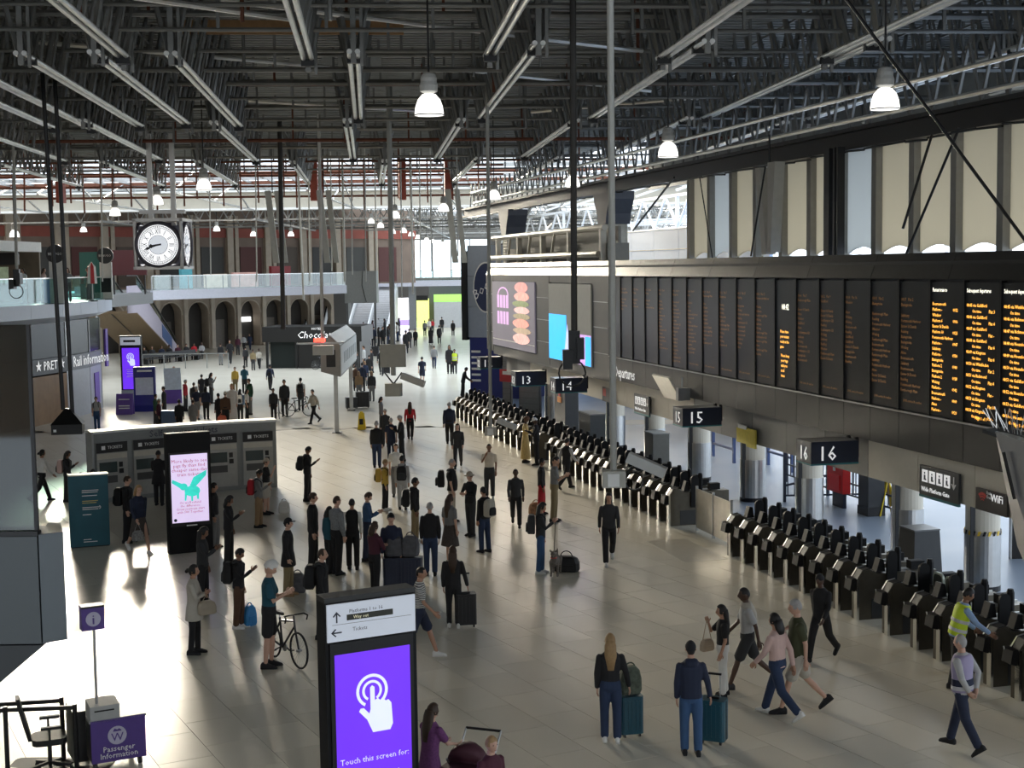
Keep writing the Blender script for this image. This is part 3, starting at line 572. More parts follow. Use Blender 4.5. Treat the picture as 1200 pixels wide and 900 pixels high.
# stairs with side escalator rising to the bridge
stt=T('staircase','wide pale staircase rising to the far bridge','staircase',(-14.9,151,0))
for i in range(24): O('step',MB().bb(-2.4,1.6,i*.7,17,i*.235,(i+1)*.235),mat('stair_grey',(.62,.63,.65),.5),stt)
for x in(-2.5,-.4,1.7): 
    O('handrail',MB().bar((x,0,1.0),(x,16.8,6.6),.1),STEEL,stt); O('stringer',MB().bar((x,0,.3),(x,16.8,5.9),.12,.7),mat('stringer_white',(.6,.62,.64),.4),stt)
e2=T('escalator','narrow escalator with white balustrades left of the far stairs','escalator',(-19.6,140,0))
for x in(-.9,.9): O('balustrade',MB().bar((x,0,.7),(x,11,6.3),.25,.9),mat('stringer_white'),e2)
O('truss',MB().bar((0,0,0),(0,11,5.4),1.6,.5),GREYP,e2)
for x in(-.9,.9): O('handrail',MB().bar((x,0,1.25),(x,11,6.85),.12),BLACK,e2)
bx_=T('lift_cabin','grey lift box standing above the far stairs','lift',(-13.7,138,0))
O('cabin',MB().bb(-2.4,.7,0,2,3.9,7.0),mat('lift_grey',(.30,.31,.30),.5),bx_); O('cable',MB().path([(-.6,-.06,7),(-.7,-.06,5.6),(-.3,-.06,4)],.03),BLACK,bx_); 
for x in(-2.2,.5): O('leg',MB().bb(x-.1,x+.1,.2,.4,0,3.9),GREYP,bx_)
# ------------------------------------------------------------------ station side: arcade with arches, mezzanine along it
ar_a=math.atan2(20,18)
aw=T('wall_left',loc=(-36,124,0),rz=ar_a,kind='structure')      # local x runs along the arcade
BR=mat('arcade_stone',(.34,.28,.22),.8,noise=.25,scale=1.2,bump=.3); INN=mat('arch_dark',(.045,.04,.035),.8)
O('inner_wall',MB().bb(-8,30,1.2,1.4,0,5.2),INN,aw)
for i in range(11):
    x0=-6+i*3.0; w=2.25; n=10
    pts=[(x0,0),(x0+.38,0),(x0+.38,3.2)]+[(x0+.38+w/2-w/2*math.cos(math.pi*j/n),3.2+w/2*1.15*math.sin(math.pi*j/n)) for j in range(1,n)]+[(x0+.38+w,3.2),(x0+.38+w,0),(x0+3,0),(x0+3,5.1),(x0,5.1)]
    O('arch',MB().prism(pts,0,1.1,'y'),BR,aw); O('pilaster',MB().bb(x0-.18,x0+.22,-.25,.02,0,5.1),STONE,aw)
    O('arch_moulding',MB().torus((x0+.38+w/2,-.02,3.2),w/2+.07,.07,'y',14,6,0,math.pi),STONE,aw)
    if i in(2,3,7): O('lit_fascia',MB().bb(x0+.6,x0+2.3,1.0,1.15,2.3,2.75),mat('lit_sign_white',(.9,.9,.88),.5,emit=1.6),aw)
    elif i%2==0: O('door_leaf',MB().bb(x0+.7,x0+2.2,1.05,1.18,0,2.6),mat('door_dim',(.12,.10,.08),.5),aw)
# upper storey
UB=mat('upper_brick',(.20,.15,.12),.85,noise=.3,scale=.8)
O('upper_wall',MB().bb(-50,42,3.5,4,5.6,13.5),UB,aw)
for i in range(19):
    x0=-48+i*4.6; O('upper_pilaster',MB().bb(x0,x0+.7,3.1,3.5,5.6,12.5),STONE,aw); O('upper_pilaster',MB().bb(x0+1.0,x0+1.4,3.2,3.5,5.6,12.5),STONE,aw)
    O('upper_bay',MB().bb(x0+1.7,x0+4.3,3.42,3.5,5.8,9.5),mat(('bay_dark','bay_slate','bay_wine','bay_warm')[i%4],((.035,.035,.035),(.055,.055,.052),(.09,.025,.022),(.085,.065,.05))[i%4],.7),aw)
O('red_band',MB().bb(-50,42,3.3,3.5,10.4,11.3),mat('red_brick_band',(.28,.08,.06),.85,noise=.3,scale=1),aw)
# mezzanine along the arcade
mz=T('mezzanine_slab','long pale mezzanine edge with glass balustrade over the arches','mezzanine',(-27.5,111,0),math.atan2(19,12.3))
LIL=mat('pale_lilac_fascia')
O('fascia',MB().bb(-.5,23,0,.3,5.0,5.75),LIL,mz); O('slab',MB().bb(-.5,23,.3,9,5.15,5.75),mat('slab_soffit',(.3,.3,.3),.7),mz)
for i in range(12): O('glass_panel',MB().bb(-.5+i*1.95,-.5+i*1.95+1.9,.1,.13,5.75,6.85),GLASS,mz)
O('handrail',MB().bb(-.5,23,.06,.16,6.85,6.9),STEEL,mz)
for i in range(13): O('baluster',MB().bb(-.53+i*1.95,-.48+i*1.95,.1,.16,5.75,6.85),GALV,mz)
for i,(x,w,h,c,l,e) in enumerate(((3,1.6,1.2,(.35,.34,.33),'pale grey display stand on the mezzanine',0),(5.6,1.2,2.4,(.10,.38,.45),'tall pale blue banner on the mezzanine',.2),(9,2.5,1.2,(.5,.43,.36),'lit shop display with posters on the mezzanine',.9),(12.5,3,1.3,(.5,.3,.27),'bright red and white display on the mezzanine',.8),(17,2.5,1.8,(.2,.02,.025),'red shop banner above the mezzanine rail',.3))):
    t=T('mezzanine_display',l,'display',mz.matrix_basis @ V(x,2.5,5.75),mz.rotation_euler.z)
    O('panel',MB().bb(-w/2,w/2,0,.3,.05,h),mat('mdisp%d'%i,c,.6,emit=e*.35,noise=.4,scale=2),t); O('foot',MB().bb(-w/2,w/2,-.1,.4,0,.05),GREYP,t)
# escalator bank between the two mezzanines
es=T('escalator_bank','long escalator with brown underside rising to the mezzanine','escalator',(-30,106,0),R(2))
UND=mat('brown_soffit',(.20,.14,.08),.6,noise=.15); SID=mat('lilac_side',(.42,.38,.46),.45)
def slope(y): return 5.7-5.7*max(0,min(1,(y-1)/14))
O('underside',MB().prism([(1,4.1),(15.3,-.0),(15.6,.25),(1,4.3)],-1.9,1.9,'x'),UND,es)
for x in(-1.9,1.85): O('side_panel',MB().prism([(-2,4.2),(1,4.15),(15.4,0.02),(16.2,.02),(16.2,.9),(15.2,1.0),(1.2,6.2),(-2,6.2)],x,x+.08,'x'),SID,es)
O('centre_seam',MB().bar((0,1,4.06),(0,15.2,-.02+.02),.05),BLACK,es)
for x in(-1.86,0,1.86): O('handrail',MB().bar((x,-2,6.95),(x,1.2,6.95),.1).bar((x,1.2,6.95),(x,15.6,1.35),.1),BLACK,es); O('balustrade_glass',MB().prism([(1.2,6.2),(15.4,1.0),(15.4,1.35),(1.2,6.9)],x-.02,x+.02,'x'),GLASS,es)
O('advert',MB().prism([(9.5,1.9),(13.2,.75),(13.2,1.65),(9.5,2.95)],1.94,1.97,'x'),mat('blue_advert',(.03,.08,.22),.4),es)
ld=T('mezzanine_slab','grey landing slab behind the clock with glass rail','mezzanine',(-31,100,0)); O('slab',MB().bb(-14,4.6,-6,5,4.9,5.7),GREYP,ld)
for i in range(9): O('glass_panel',MB().bb(-14+i*2,-14+i*2+1.95,-6,-5.96,5.7,6.85),GLASS,ld)
O('handrail',MB().bb(-14,4.6,-6.02,-5.94,6.85,6.9),STEEL,ld)
t=T('crowd_barrier','low grey railing under the escalator','railing',G(205,432)); 
for x in range(6): O('post',MB().bb(-4+x*1.6-.03,-4+x*1.6+.03,-.03,.03,0,1.1),GALV,t)
O('rail',MB().bb(-4,4,-.03,.03,1.05,1.12),GALV,t)
bq=G(203,424.6); t=T('bench','long dark bench under the escalator','bench',(bq.x,bq.y,0),math.atan2(G(237,414.7).y-G(170,421).y,G(237,414.7).x-G(170,421).x))
O('seat',MB().bb(-3.2,3.2,-.15,.35,.38,.44),BLACK,t); O('backrest',MB().bb(-3.2,3.2,.33,.38,.5,.85),BLACK,t)
for x in(-3,-1,1,3): O('leg',MB().bb(x-.05,x+.05,-.1,.35,0,.38),DARK,t)
# ------------------------------------------------------------------ cafe mezzanine on the left with shops below it
edge=[(-24.2,40),(-23.2,50),(-21.9,60.5),(-21.1,67),(-21.2,73),(-22.0,78.5),(-23.3,81.5),(-26,83)]
def offs(pts,d):
    out=[]
    for i,p in enumerate(pts):
        a=Vector(pts[max(i-1,0)]); b=Vector(pts[min(i+1,len(pts)-1)]); t=(b-a).normalized(); out.append((p[0]-t.y*d,p[1]+t.x*d))
    return out
cf=T('cafe_mezzanine','pale curved cafe mezzanine edge with glass balustrade','mezzanine',(0,0,0))
PB=mat('pale_blue_fascia',(.58,.64,.76),.4,noise=.05)
ins=offs(edge,.8)
for i in range(len(edge)-1):
    for k in range(2):
        f0,f1=k/2,(k+1)/2-.004
        a=Vector(edge[i]).lerp(Vector(edge[i+1]),f0); b=Vector(edge[i]).lerp(Vector(edge[i+1]),f1)
        c=Vector(ins[i]).lerp(Vector(ins[i+1]),f1); d=Vector(ins[i]).lerp(Vector(ins[i+1]),f0)
        O('fascia_panel',MB().add([(a.x,a.y,5.15),(b.x,b.y,5.15),(b.x,b.y,5.78),(a.x,a.y,5.78),(d.x,d.y,4.85),(c.x,c.y,4.85),(c.x,c.y,5.78),(d.x,d.y,5.78)],[(3,2,1,0),(0,1,5,4),(4,5,6,7),(2,3,7,6),(0,4,7,3),(1,2,6,5)]),PB,cf)
        e=offs([a[:],b[:]],.12)
        O('glass_panel',MB().add([(e[0][0],e[0][1],5.78),(e[1][0],e[1][1],5.78),(e[1][0],e[1][1],6.95),(e[0][0],e[0][1],6.95)],[(0,1,2,3)]).add([(e[0][0]-.02,e[0][1],5.78),(e[1][0]-.02,e[1][1],5.78),(e[1][0]-.02,e[1][1],6.95),(e[0][0]-.02,e[0][1],6.95)],[(3,2,1,0)]),glass('aqua_glass',(.72,.9,.88),.14),cf)
    O('handrail',MB().bar(tuple(Vector(edge[i]).lerp(Vector(ins[i]),.15))+(6.97,),tuple(Vector(edge[i+1]).lerp(Vector(ins[i+1]),.15))+(6.97,),.05),STEEL,cf)
O('slab',MB().prism(ins+[(-45,83),(-45,40)],4.86,5.75),mat('slab_soffit'),cf)
t=T('cafe_kiosk','white canopied cafe counter with menu boards on the mezzanine','cafe counter',(-26.5,68,5.75))
O('canopy',MB().bb(-9,2.2,-4,6,2.55,3.05),WHITE,t); O('menu_board',MB().bb(-9,2.0,3,3.2,1.9,2.5),BLACK,t)
O('counter',MB().bb(-9,2.6,-3.4,-2.6,0,.95),mat('aqua_counter',(.36,.62,.62),.4,noise=.1),t); O('back_wall',MB().bb(-9,2.2,5.6,5.8,0,2.55),mat('cafe_back',(.20,.16,.12),.7,noise=.5,scale=1.5),t)
for x in(-8.5,-3.5,1.9): O('post',MB().bb(x-.08,x+.08,-3.9,-3.7,0,2.55),WHITE,t)
TX('BAGUETTES   HOT DRINKS   CAKES   SALADS',.42,mat('dark_letter',(.05,.2,.2),.5),t,(-3,-3.42,.35),name='counter_lettering')
TX('PICK UP\nHERE',.25,LWHITE,t,(.5,2.98,2.2),name='board_lettering')
for i,x in enumerate((-6,-4.6,-2.2,-.6,1)):
    O('menu_panel',MB().bb(x-.5,x+.5,2.95,3,1.0,1.8),mat('menu%d'%(i%3),((.5,.42,.3),(.25,.3,.2),(.55,.2,.2))[i%3],.6,emit=.25,noise=.6,scale=5),t)
for i,(x,Y,l,col) in enumerate(((67,66.5,'dark round cafe sign on white post beside the hanging poles',BLACK),(125,76,'dark round cafe sign on white post near the balcony end',mat('slate_disc',(.04,.045,.05),.5)))):
    p=AY(x,(352,350)[i],Y); t=T('round_sign',l,'sign',(p.x,Y,5.75),0)
    O('post',MB().bb(-.32,.32,0,.12,.05,2.0),WHITE,t); O('frame',MB().bb(-.26,.26,-.02,0,.4,1.15),BLACK if i else WHITE,t)
    n=28; O('disc',MB().prism([(.43*math.cos(2*math.pi*j/n),2.35+.43*math.sin(2*math.pi*j/n)) for j in range(n)],-.05,.1,'y'),col,t)
    TX('BENUGO',.17,LWHITE,t,(0,-.055,2.29),sx=.95); O('foot',MB().bb(-.35,.35,-.15,.3,0,.05),GREYP,t)
t=T('shop_banner','blue panel behind the cafe balustrade','banner',(-21.95,67.9,5.75)); O('panel',MB().bb(-.32,.32,0,.06,.03,1.15),mat('blue_banner',(.10,.25,.62),.5),t); O('foot',MB().bb(-.34,.34,-.1,.16,0,.03),GREYP,t)
t=T('striped_parasol','red and white striped folded cafe umbrella','umbrella',(AY(108,330,72).x,72,5.75))
for j in range(8): O('stripe',MB().add([(.26*math.cos(R(a)),.26*math.sin(R(a)),.9) for a in(j*45,j*45+44)]+[(.20*math.cos(R(a)),.20*math.sin(R(a)),1.75) for a in(j*45+44,j*45)]+[(0,0,2.0)],[(0,1,2,3),(3,2,4)]),(mat('par_red',(.6,.05,.06),.6),WHITE)[j%2],t)
O('pole',MB().cyl((0,0,0),(0,0,2),.03),GALV,t); O('base',MB().lathe([(.25,0),(.25,.06),(.05,.1)],12),BLACK,t)
t=T('shop_banner','dark red shop panel on the mezzanine next to the clock','banner',(AY(143,320,96).x,97,5.7)); O('panel',MB().bb(-1.0,1.4,0,.2,1.3,3.0),mat('crimson_panel',(.05,.004,.006),.5,noise=.3,scale=1),t); O('foot',MB().bb(-.9,-.8,0,.1,0,1.3),BLACK,t); O('foot',MB().bb(1.2,1.3,0,.1,0,1.3),BLACK,t)
t=T('shop_banner','teal wall panel behind the round cafe sign','banner',(AY(113,310,80).x,79.5,5.75)); O('panel',MB().bb(-.8,.9,0,.2,.03,2.6),mat('teal_panel',(.02,.14,.13),.5),t); O('foot',MB().bb(-.8,.9,-.1,.3,0,.03),BLACK,t)
# ground level shops under the cafe
sp=T('curved_shop','curved glass fronted shop with rail information sign under mezzanine','shop front',(0,0,0))
gp=[(-24.6,58),(-23.2,63.5),(-22.6,66.5),(-22.0,70),(-21.75,73),(-21.9,75.5),(-22.6,77.5)]
for i in range(len(gp)-1):
    a,b=gp[i],gp[i+1]; d=(Vector(b)-Vector(a)); L=d.length; ang=math.atan2(d.y,d.x); mid=((a[0]+b[0])/2,(a[1]+b[1])/2)
    O('upper_glass',MB().box((mid[0],mid[1],4.0),(L,.06,1.7),ang),mat('dark_glass',(.014,.019,.018),.25,0,spec=.25),sp)
    O('sign_band',MB().box((mid[0],mid[1],2.75),(L,.16,.75),ang),mat('black_band',(.015,.015,.016),.4) if i<3 else mat('slate_band',(.16,.17,.19),.45),sp)
    if i==2: O('timber_door',MB().box((mid[0],mid[1],1.15),(L,.1,2.3),ang),mat('oak_door',(.28,.16,.07),.5,noise=.3,scale=2),sp)
    else: O('lower_front',MB().box((mid[0],mid[1],1.18),(L,.1,2.36),ang),mat('white_front',(.45,.47,.52),.4) if i>=3 else mat('dark_glass'),sp)
    if i==4: O('purple_poster',MB().box((mid[0]+.08,mid[1],1.2),(1,.04,1.6),ang),PURPLE,sp)
    O('mullion',MB().box((a[0],a[1],2.4),(.12,.12,4.8),ang),GALV,sp)
def onseg(i,f,z,o=.12):
    a,b=Vector(gp[i]),Vector(gp[i+1]); d=(b-a).normalized(); p=a.lerp(b,f); return (p.x+d.y*o,p.y-d.x*o,z), (math.pi/2,0,math.atan2(d.y,d.x))
p_,r_=onseg(2,.5,2.58); TX('\u2605 PRET \u2605',.62,LWHITE,sp,p_,rot=r_,name='shop_lettering')
p_,r_=onseg(3,.95,2.55,.2); TX('Rail information',.75,LWHITE,sp,p_,rot=r_,name='shop_lettering')
O('core',MB().prism([(-24,58),(-22.9,66),(-22.3,72),(-22.9,77),(-45,77),(-45,58)],0,4.85),mat('shop_core',(.03,.028,.026),.8),sp)
O('door_blade',MB().bb(-.05,.05,-.2,.2,2.2,4.2),PURPLE,sp,loc=(-21.7,76,0))
# ------------------------------------------------------------------ near mezzanine corner at the lower left
nm=T('balcony_corner','dark grey clad balcony corner with glass pane in the near left','balcony',(0,0,0))
CLAD=mat('slate_cladding',(.085,.095,.10),.45,.2,noise=.06,scale=1)
O('front_panel',MB().bb(-9,-2.93,8.62,8.75,4.92,5.59),CLAD,nm); O('corner_panel',MB().prism([(-2.92,8.62),(-2.80,8.72),(-2.92,9.05),(-3.0,9.05)],4.92,5.6),CLAD,nm)
O('slab',MB().prism([(-9,8.75),(-2.95,8.75),(-3.02,9.05),(-9,9.05)],4.9,5.58),CLAD,nm)
O('soffit',MB().prism([(-2.93,4.9),(-3.6,4.35),(-9,3.9),(-9,4.9)],8.66,8.9,'y'),mat('slate_soffit',(.04,.044,.047),.5),nm)
O('glass_pane',MB().bb(-9,-2.95,8.66,8.68,5.6,6.89),glass('smoky_glass',(.20,.24,.23),.05),nm)
O('glass_edge',MB().bb(-2.955,-2.935,8.655,8.685,5.6,6.89),BLACK,nm); O('base_channel',MB().bb(-9,-2.93,8.63,8.70,5.58,5.62),BLACK,nm)
# ------------------------------------------------------------------ ticket machines, totems, boxes
tmk=T('ticket_machine_bank','curved grey bank of self-service ticket machines with pale top','ticket machines',(0,0,0))
tp=[(-13.05,43.9),(-12.1,44.65),(-11.1,45.35),(-10.05,45.95),(-8.97,46.45),(-7.85,46.85)]
GB=mat('grey_bank',(.20,.21,.21),.4,.3)
for i in range(5):
    a,b=Vector(tp[i]),Vector(tp[i+1]); d=(b-a).normalized(); L=(b-a).length; ang=math.atan2(d.y,d.x)
    m=D.objects.new('ticket_machine',None); C.objects.link(m); m.parent=tmk; m.location=(a.x,a.y,0); m.rotation_euler=(0,0,ang)
    O('carcass',MB().bb(0,L,0,.6,0,2.2),GB,m); O('roof',MB().bb(-.02,L+.02,-.06,.62,2.2,2.27),mat('pale_roof',(.70,.72,.72),.5),m)
    O('fascia',MB().bb(.08,L-.12,-.03,0,.15,1.9),mat('machine_steel',(.33,.33,.31),.35,.5),m)
    O('header',MB().bb(.08,L-.12,-.05,-.03,1.58,1.9),BLACK,m); TX('TICKETS',.13,LWHITE,m,(.68,-.055,1.7),name='lettering'); O('logo',MB().bb(.24,.36,-.055,-.05,1.68,1.8),LWHITE,m)
    O('strip_panel',MB().bb(.1,L-.14,-.045,-.03,1.38,1.55),mat('pale_strip',(.5,.47,.40),.5),m)
    O('touch_screen',MB().bb(.16,.74,-.045,-.03,.95,1.28),mat('dim_screen',(.03,.05,.05),.2),m); O('card_slot',MB().bb(.8,.92,-.05,-.03,1.1,1.26),BLACK,m); O('pin_pad',MB().bb(.8,.94,-.06,-.03,.9,1.05),BLACK,m)
    O('ticket_tray',MB().bb(.18,.74,-.04,-.02,.62,.85),mat('tray_dark',(.06,.06,.06),.3),m)
b_=V(tp[2][0],tp[2][1],0); TX('Self-service tickets',.30,NAVY,tmk,(-10.6,45.55,1.96),rot=(math.pi/2,0,R(30)),name='bank_lettering')
O('end_panel',MB().bb(-.06,0,-.06,.62,0,2.27),mat('end_grey',(.35,.36,.36),.4),tmk,loc=(tp[0][0],tp[0][1],0),rot=(0,0,R(32)))
t=T('information_box','tall teal panel box with small white print on the floor','box',G(83,643),math.atan2(.35,.97))
TEAL=mat('teal_box',(.012,.10,.14),.45,noise=.2,scale=3); O('body',MB().bb(0,1.0,0,.35,.03,1.9),TEAL,t); O('top',MB().bb(-.01,1.01,-.01,.36,1.9,1.93),mat('pale_top',(.5,.5,.45),.5),t); O('plinth',MB().bb(.02,.98,.02,.33,0,.03),BLACK,t)
for i,(z,w,c) in enumerate(((1.5,.42,0),(1.45,.40,0),(1.36,.38,0),(1.22,.4,1),(1.17,.36,1),(1.05,.44,2),(1.0,.4,2),(.86,.22,0),(.2,.2,0),(.14,.35,0))): O('print_line',MB().bb(.33,.33+w,-.006,0,z,z+.018),(LWHITE,mat('gold_print',(.6,.5,.15),.5),LWHITE)[c],t)
O('print_arrow',MB().torus((.75,-.003,1.05),.04,.008,'y',10,4,-1.5,1.5),LWHITE,t)
ANG=math.atan2(.471,.882)
def totem(label,loc,rz,w,h,scr,top=None):
    t=T('display_totem',label,'totem',loc,rz)
    O('casing',MB().bb(0,w,.0,.28,0,h),mat('totem_black',(.006,.006,.007),.5,spec=.2),t)
    O('bezel',MB().bb(.05,w-.05,-.02,0,.7,h-.5),BLACK,t)
    return t
# pink advert totem
t=totem('black totem showing a pale lilac advert with a green flying pig',G(199,650),math.atan2(.47,1.01),1.12,3.1,None)
O('screen',MB().bb(.09,1.03,-.03,-.02,.80,2.55),mat('lilac_glow',(.62,.52,.74),.4,emit=.55,noise=.02),t)
TX('More likely to see\npigs fly than find\ncheaper same-day\ntrain tickets.',.125,mat('red_print',(.55,.08,.12),.5,emit=.15),t,(.56,-.034,2.34),ls=.92,name='screen_lettering',ext=0)
TX("Or we'll refund\nthe difference.\nGreat journeys start\nwith SW Together.",.088,mat('red_print'),t,(.56,-.034,1.28),ls=.92,name='screen_lettering',ext=0)
PIG=mat('green_pig',(.03,.50,.42),.5,emit=.6,noise=.25,scale=8)
def ell(cx,cz,a,b,n=16,rot=0): return [(cx+a*math.cos(2*math.pi*i/n)*math.cos(rot)-b*math.sin(2*math.pi*i/n)*math.sin(rot),cz+a*math.cos(2*math.pi*i/n)*math.sin(rot)+b*math.sin(2*math.pi*i/n)*math.cos(rot)) for i in range(n)]
for nm,pl in(('pig_body',ell(.62,1.60,.20,.14)),('pig_head',ell(.40,1.72,.10,.09)),('pig_wing',[(.55,1.72),(.66,1.95),(1.0,2.12),(.98,1.98),(.72,1.72)]),('pig_wing',[(.36,1.80),(.12,1.92),(.1,1.84),(.32,1.68)]),('pig_leg',[(.43,1.6),(.49,1.6),(.46,1.36),(.42,1.36)]),('pig_leg',[(.58,1.5),(.64,1.5),(.63,1.34),(.59,1.34)]),('pig_leg',[(.72,1.52),(.79,1.52),(.78,1.38),(.74,1.38)])): O(nm,MB().prism(pl,-.036,-.03,'y'),PIG,t)
O('lower_light',MB().bb(.45,.72,-.03,-.02,.70,.73),LWHITE,t); O('small_logo',MB().prism(ell(.17,.87,.04,.04),-.036,-.03,'y'),NAVY,t)
# purple touch screen totems
def touch(label,loc,rz,w,h,near):
    t=totem(label,loc,rz,w,h,None); s=w/1.15
    O('screen',MB().bb(.10*s,w-.10*s,-.03,-.02,.75,h-.62*s),mat('violet_screen',(.10,.02,.55),.3,emit=.75,noise=.12,scale=.8),t)
    O('header',MB().bb(.02,w-.02,-.03,.27,h-.46*s,h-.02),mat('header_white',(.66,.70,.78),.4,emit=.15,noise=.02),t); O('lid',MB().bb(0,w,0,.28,h-.02,h+.06),CHAR,t)
    cx,cz=w*.5,h-1.38*s; HW=mat('hand_white',(.62,.66,.95),.4,emit=.5,noise=.05)
    O('ring',MB().prism([(cx-.02+q*math.cos(a),cz+.28*s+q*math.sin(a)) for q,rg in((.20*s,range(-60,241,12)),(.165*s,range(240,-61,-12))) for a in[R(k) for k in rg]],-.036,-.03,'y'),HW,t)
    O('ring',MB().prism([(cx-.02+q*math.cos(a),cz+.28*s+q*math.sin(a)) for q,rg in((.125*s,range(-60,241,12)),(.095*s,range(240,-61,-12))) for a in[R(k) for k in rg]],-.036,-.03,'y'),HW,t)
    hand=[(-.045,.32),(-.02,.345),(.01,.32),(.01,.16),(.05,.18),(.085,.15),(.12,.165),(.15,.135),(.185,.145),(.22,.10),(.235,-.15),(.20,-.22),(-.02,-.22),(-.09,-.06),(-.19,.05),(-.17,.085),(-.13,.085),(-.06,.01),(-.045,.06)]
    O('hand_icon',MB().prism([(cx+a*s,cz+b*s) for a,b in hand],-.04,-.034,'y'),HW,t)
    if near:
        TX('Touch this screen for:',.098*s,LWHITE,t,(cx,-.034,cz-.56*s),name='screen_lettering',ext=0); TX('\u00b7 Live train times\n\u00b7 Journey planner\n\u00b7 Station map\n\u00b7 Onward travel info',.092*s,LWHITE,t,(cx,-.034,cz-.75*s),name='screen_lettering',ls=.95,ext=0)
        hd=h-.46*s
        for x,z,rot in((.14,hd+.29,0),(.14,hd+.11,math.pi/2)):
            ar=[(0,.075),(.05,.02),(.04,.01),(.008,.042),(.008,-.06),(-.008,-.06),(-.008,.042),(-.04,.01),(-.05,.02)]
            O('arrow',MB().prism([(x+a*math.cos(rot)-b*math.sin(rot),z+a*math.sin(rot)+b*math.cos(rot)) for a,b in ar],-.036,-.03,'y'),NAVY,t)
        O('way_out_panel',MB().bb(.27,.87,-.036,-.03,hd+.245,hd+.315),mat('olive_black',(.03,.03,.02),.5),t); TX('Way out',.055,mat('cream_print',(.8,.75,.5),.5,emit=.3),t,(.45,-.04,hd+.262),ext=0)
        TX('Platforms 1 to 16',.062,NAVY,t,(.30,-.036,hd+.335),align='LEFT',ext=0); TX('Tickets',.065,NAVY,t,(.34,-.036,hd+.11),align='LEFT',ext=0); O('rule',MB().bb(.08,w-.08,-.034,-.03,hd+.205,hd+.209),GREYP,t)
    else:
        for i in range(5): O('print_line',MB().bb(cx-.25+.03*(i%2),cx+.25-.03*(i%2),-.034,-.03,cz-.45-i*.1,cz-.42-i*.1),LWHITE,t)
        O('base_panel',MB().bb(0,w,-.03,.3,0,.7),mat('base_grey',(.4,.41,.43),.5),t); O('way_out_panel',MB().bb(.2,.85,-.036,-.03,h-.3,h-.18),CHAR,t)
    return t
pL=AY(383,708,16.7); touch('large near totem with violet touch screen and white hand icon',(pL.x-.03,16.7,0),ANG,1.19,3.22,True)
touch('distant totem with violet touch screen by the map stand',G(143,472),0,1.15,3.65,False)
# information stands near the distant totem
ms=G(170,482); t=T('map_stand','deep blue stand with white concourse map','map stand',(ms.x-.55,ms.y,0),.1)
DBL=mat('royal_blue',(.015,.02,.22),.4); O('body',MB().bb(0,1.1,0,.3,.25,2.3),DBL,t); O('foot',MB().prism([(-.25,0),(.5,0),(.3,.3),(0,.3)],0,1.1,'x'),DBL,t); O('map',MB().bb(.1,1.0,-.02,0,.85,1.75),mat('map_white',(.65,.72,.80),.5,noise=.2,scale=7),t); O('header_text',MB().bb(.2,.95,-.01,0,2.05,2.14),LWHITE,t)
ms=G(198,473); t=T('map_stand','tilted lilac map stand with purple base','map stand',(ms.x-.2,ms.y,0),R(20))
O('base',MB().bb(0,.9,0,.4,0,.9),PURPLE,t); O('map_plate',MB().prism([(-.05,.75),(.02,.75),(.38,1.9),(.3,1.92)],0,.9,'x'),mat('map_white'),t)
p=G(145,486); t=T('a_board','small purple A-board sign by the map stand','sign',(p.x-.4,p.y,0),0)
for q in(0,1): O('leaf',MB().prism([(.0+q*.42,.0),(.04+q*.42,0),(.23,1.05),(.19,1.05)],0,.85,'x'),PURPLE,t)
for z in(.75,.42,.3): O('print_line',MB().bb(.15,.7,.03,.05,z,z+.05),LWHITE,t)
# passenger information desk and barrier
dp=AY(106,847,20.0); t=T('information_desk','purple passenger information desk on castors with i sign on a pole','desk',(dp.x,20.0,0),math.atan2(.456,.89))
DL=mat('desk_lilac',(.10,.055,.27),.45); O('front',MB().bb(0,.78,0,.03,.12,.75),DL,t); O('carcass',MB().bb(.01,.77,.03,.8,.12,.72),BLACK,t); O('top',MB().bb(-.02,.80,-.0,.82,.72,.76),mat('desk_top',(.33,.34,.34),.4),t)
O('side_wing',MB().bb(-.2,-.02,.25,.85,.1,.85),BLACK,t); O('lectern',MB().prism([(.0,.76),(.35,.76),(.35,1.0),(.0,.96)],0.0,.42,'x'),mat('lectern_grey',(.45,.46,.45),.4),t); O('slot',MB().bb(.06,.34,-.01,.0,.88,.90),BLACK,t)
n=24; O('badge',MB().prism(ell(.37,.50,.135,.135,24),-.012,0,'y'),mat('badge_pale',(.55,.52,.66),.5),t)
TX('W',.17,DL,t,(.37,-.014,.42),name='badge_letter'); O('badge_lion',MB().prism([(.31,.56),(.43,.56),(.43,.575),(.40,.60),(.37,.585),(.335,.605),(.32,.585)],-.014,-.012,'y'),DL,t)
TX('Passenger\nInformation',.115,LWHITE,t,(.39,-.005,.27),ls=.85)
for x in(.06,.70):
    for y in(.08,.7): O('castor',MB().cyl((x-.025,y,.06),(x+.025,y,.06),.06,12),BLACK,t)
O('pole',MB().cyl((.12,.12,.76),(.12,.12,2.1),.022,8),GALV,t); O('sign_box',MB().bb(-.06,.26,.03,.22,2.08,2.40),DL,t); O('sign_top',MB().bb(-.06,.26,.03,.22,2.40,2.43),BLACK,t)
O('sign_disc',MB().prism(ell(.10,2.24,.105,.105,24),.018,.03,'y'),mat('badge_pale'),t); TX('i',.2,DL,t,(.10,.014,2.17),name='badge_letter',sx=1.3)
qb=T('queue_barrier','black post and rail queue barrier around the office chair','barrier',(0,0,0))
A1=G(75,893);A2=G(5,910)+V(0,.15,0);A3=G(100,905)+V(-.15,.1,0);A4=V(A1.x-2.2,A1.y-.4,0);A5=V(A2.x-.9,A2.y-.3,0)
for p in(A1,A2,A3): O('post',MB().cyl(p,p+V(0,0,.98),.035,10),BLACK,qb); O('foot',MB().lathe([(.17,0),(.17,.02),(.04,.05)],16,tuple(p)),BLACK,qb)
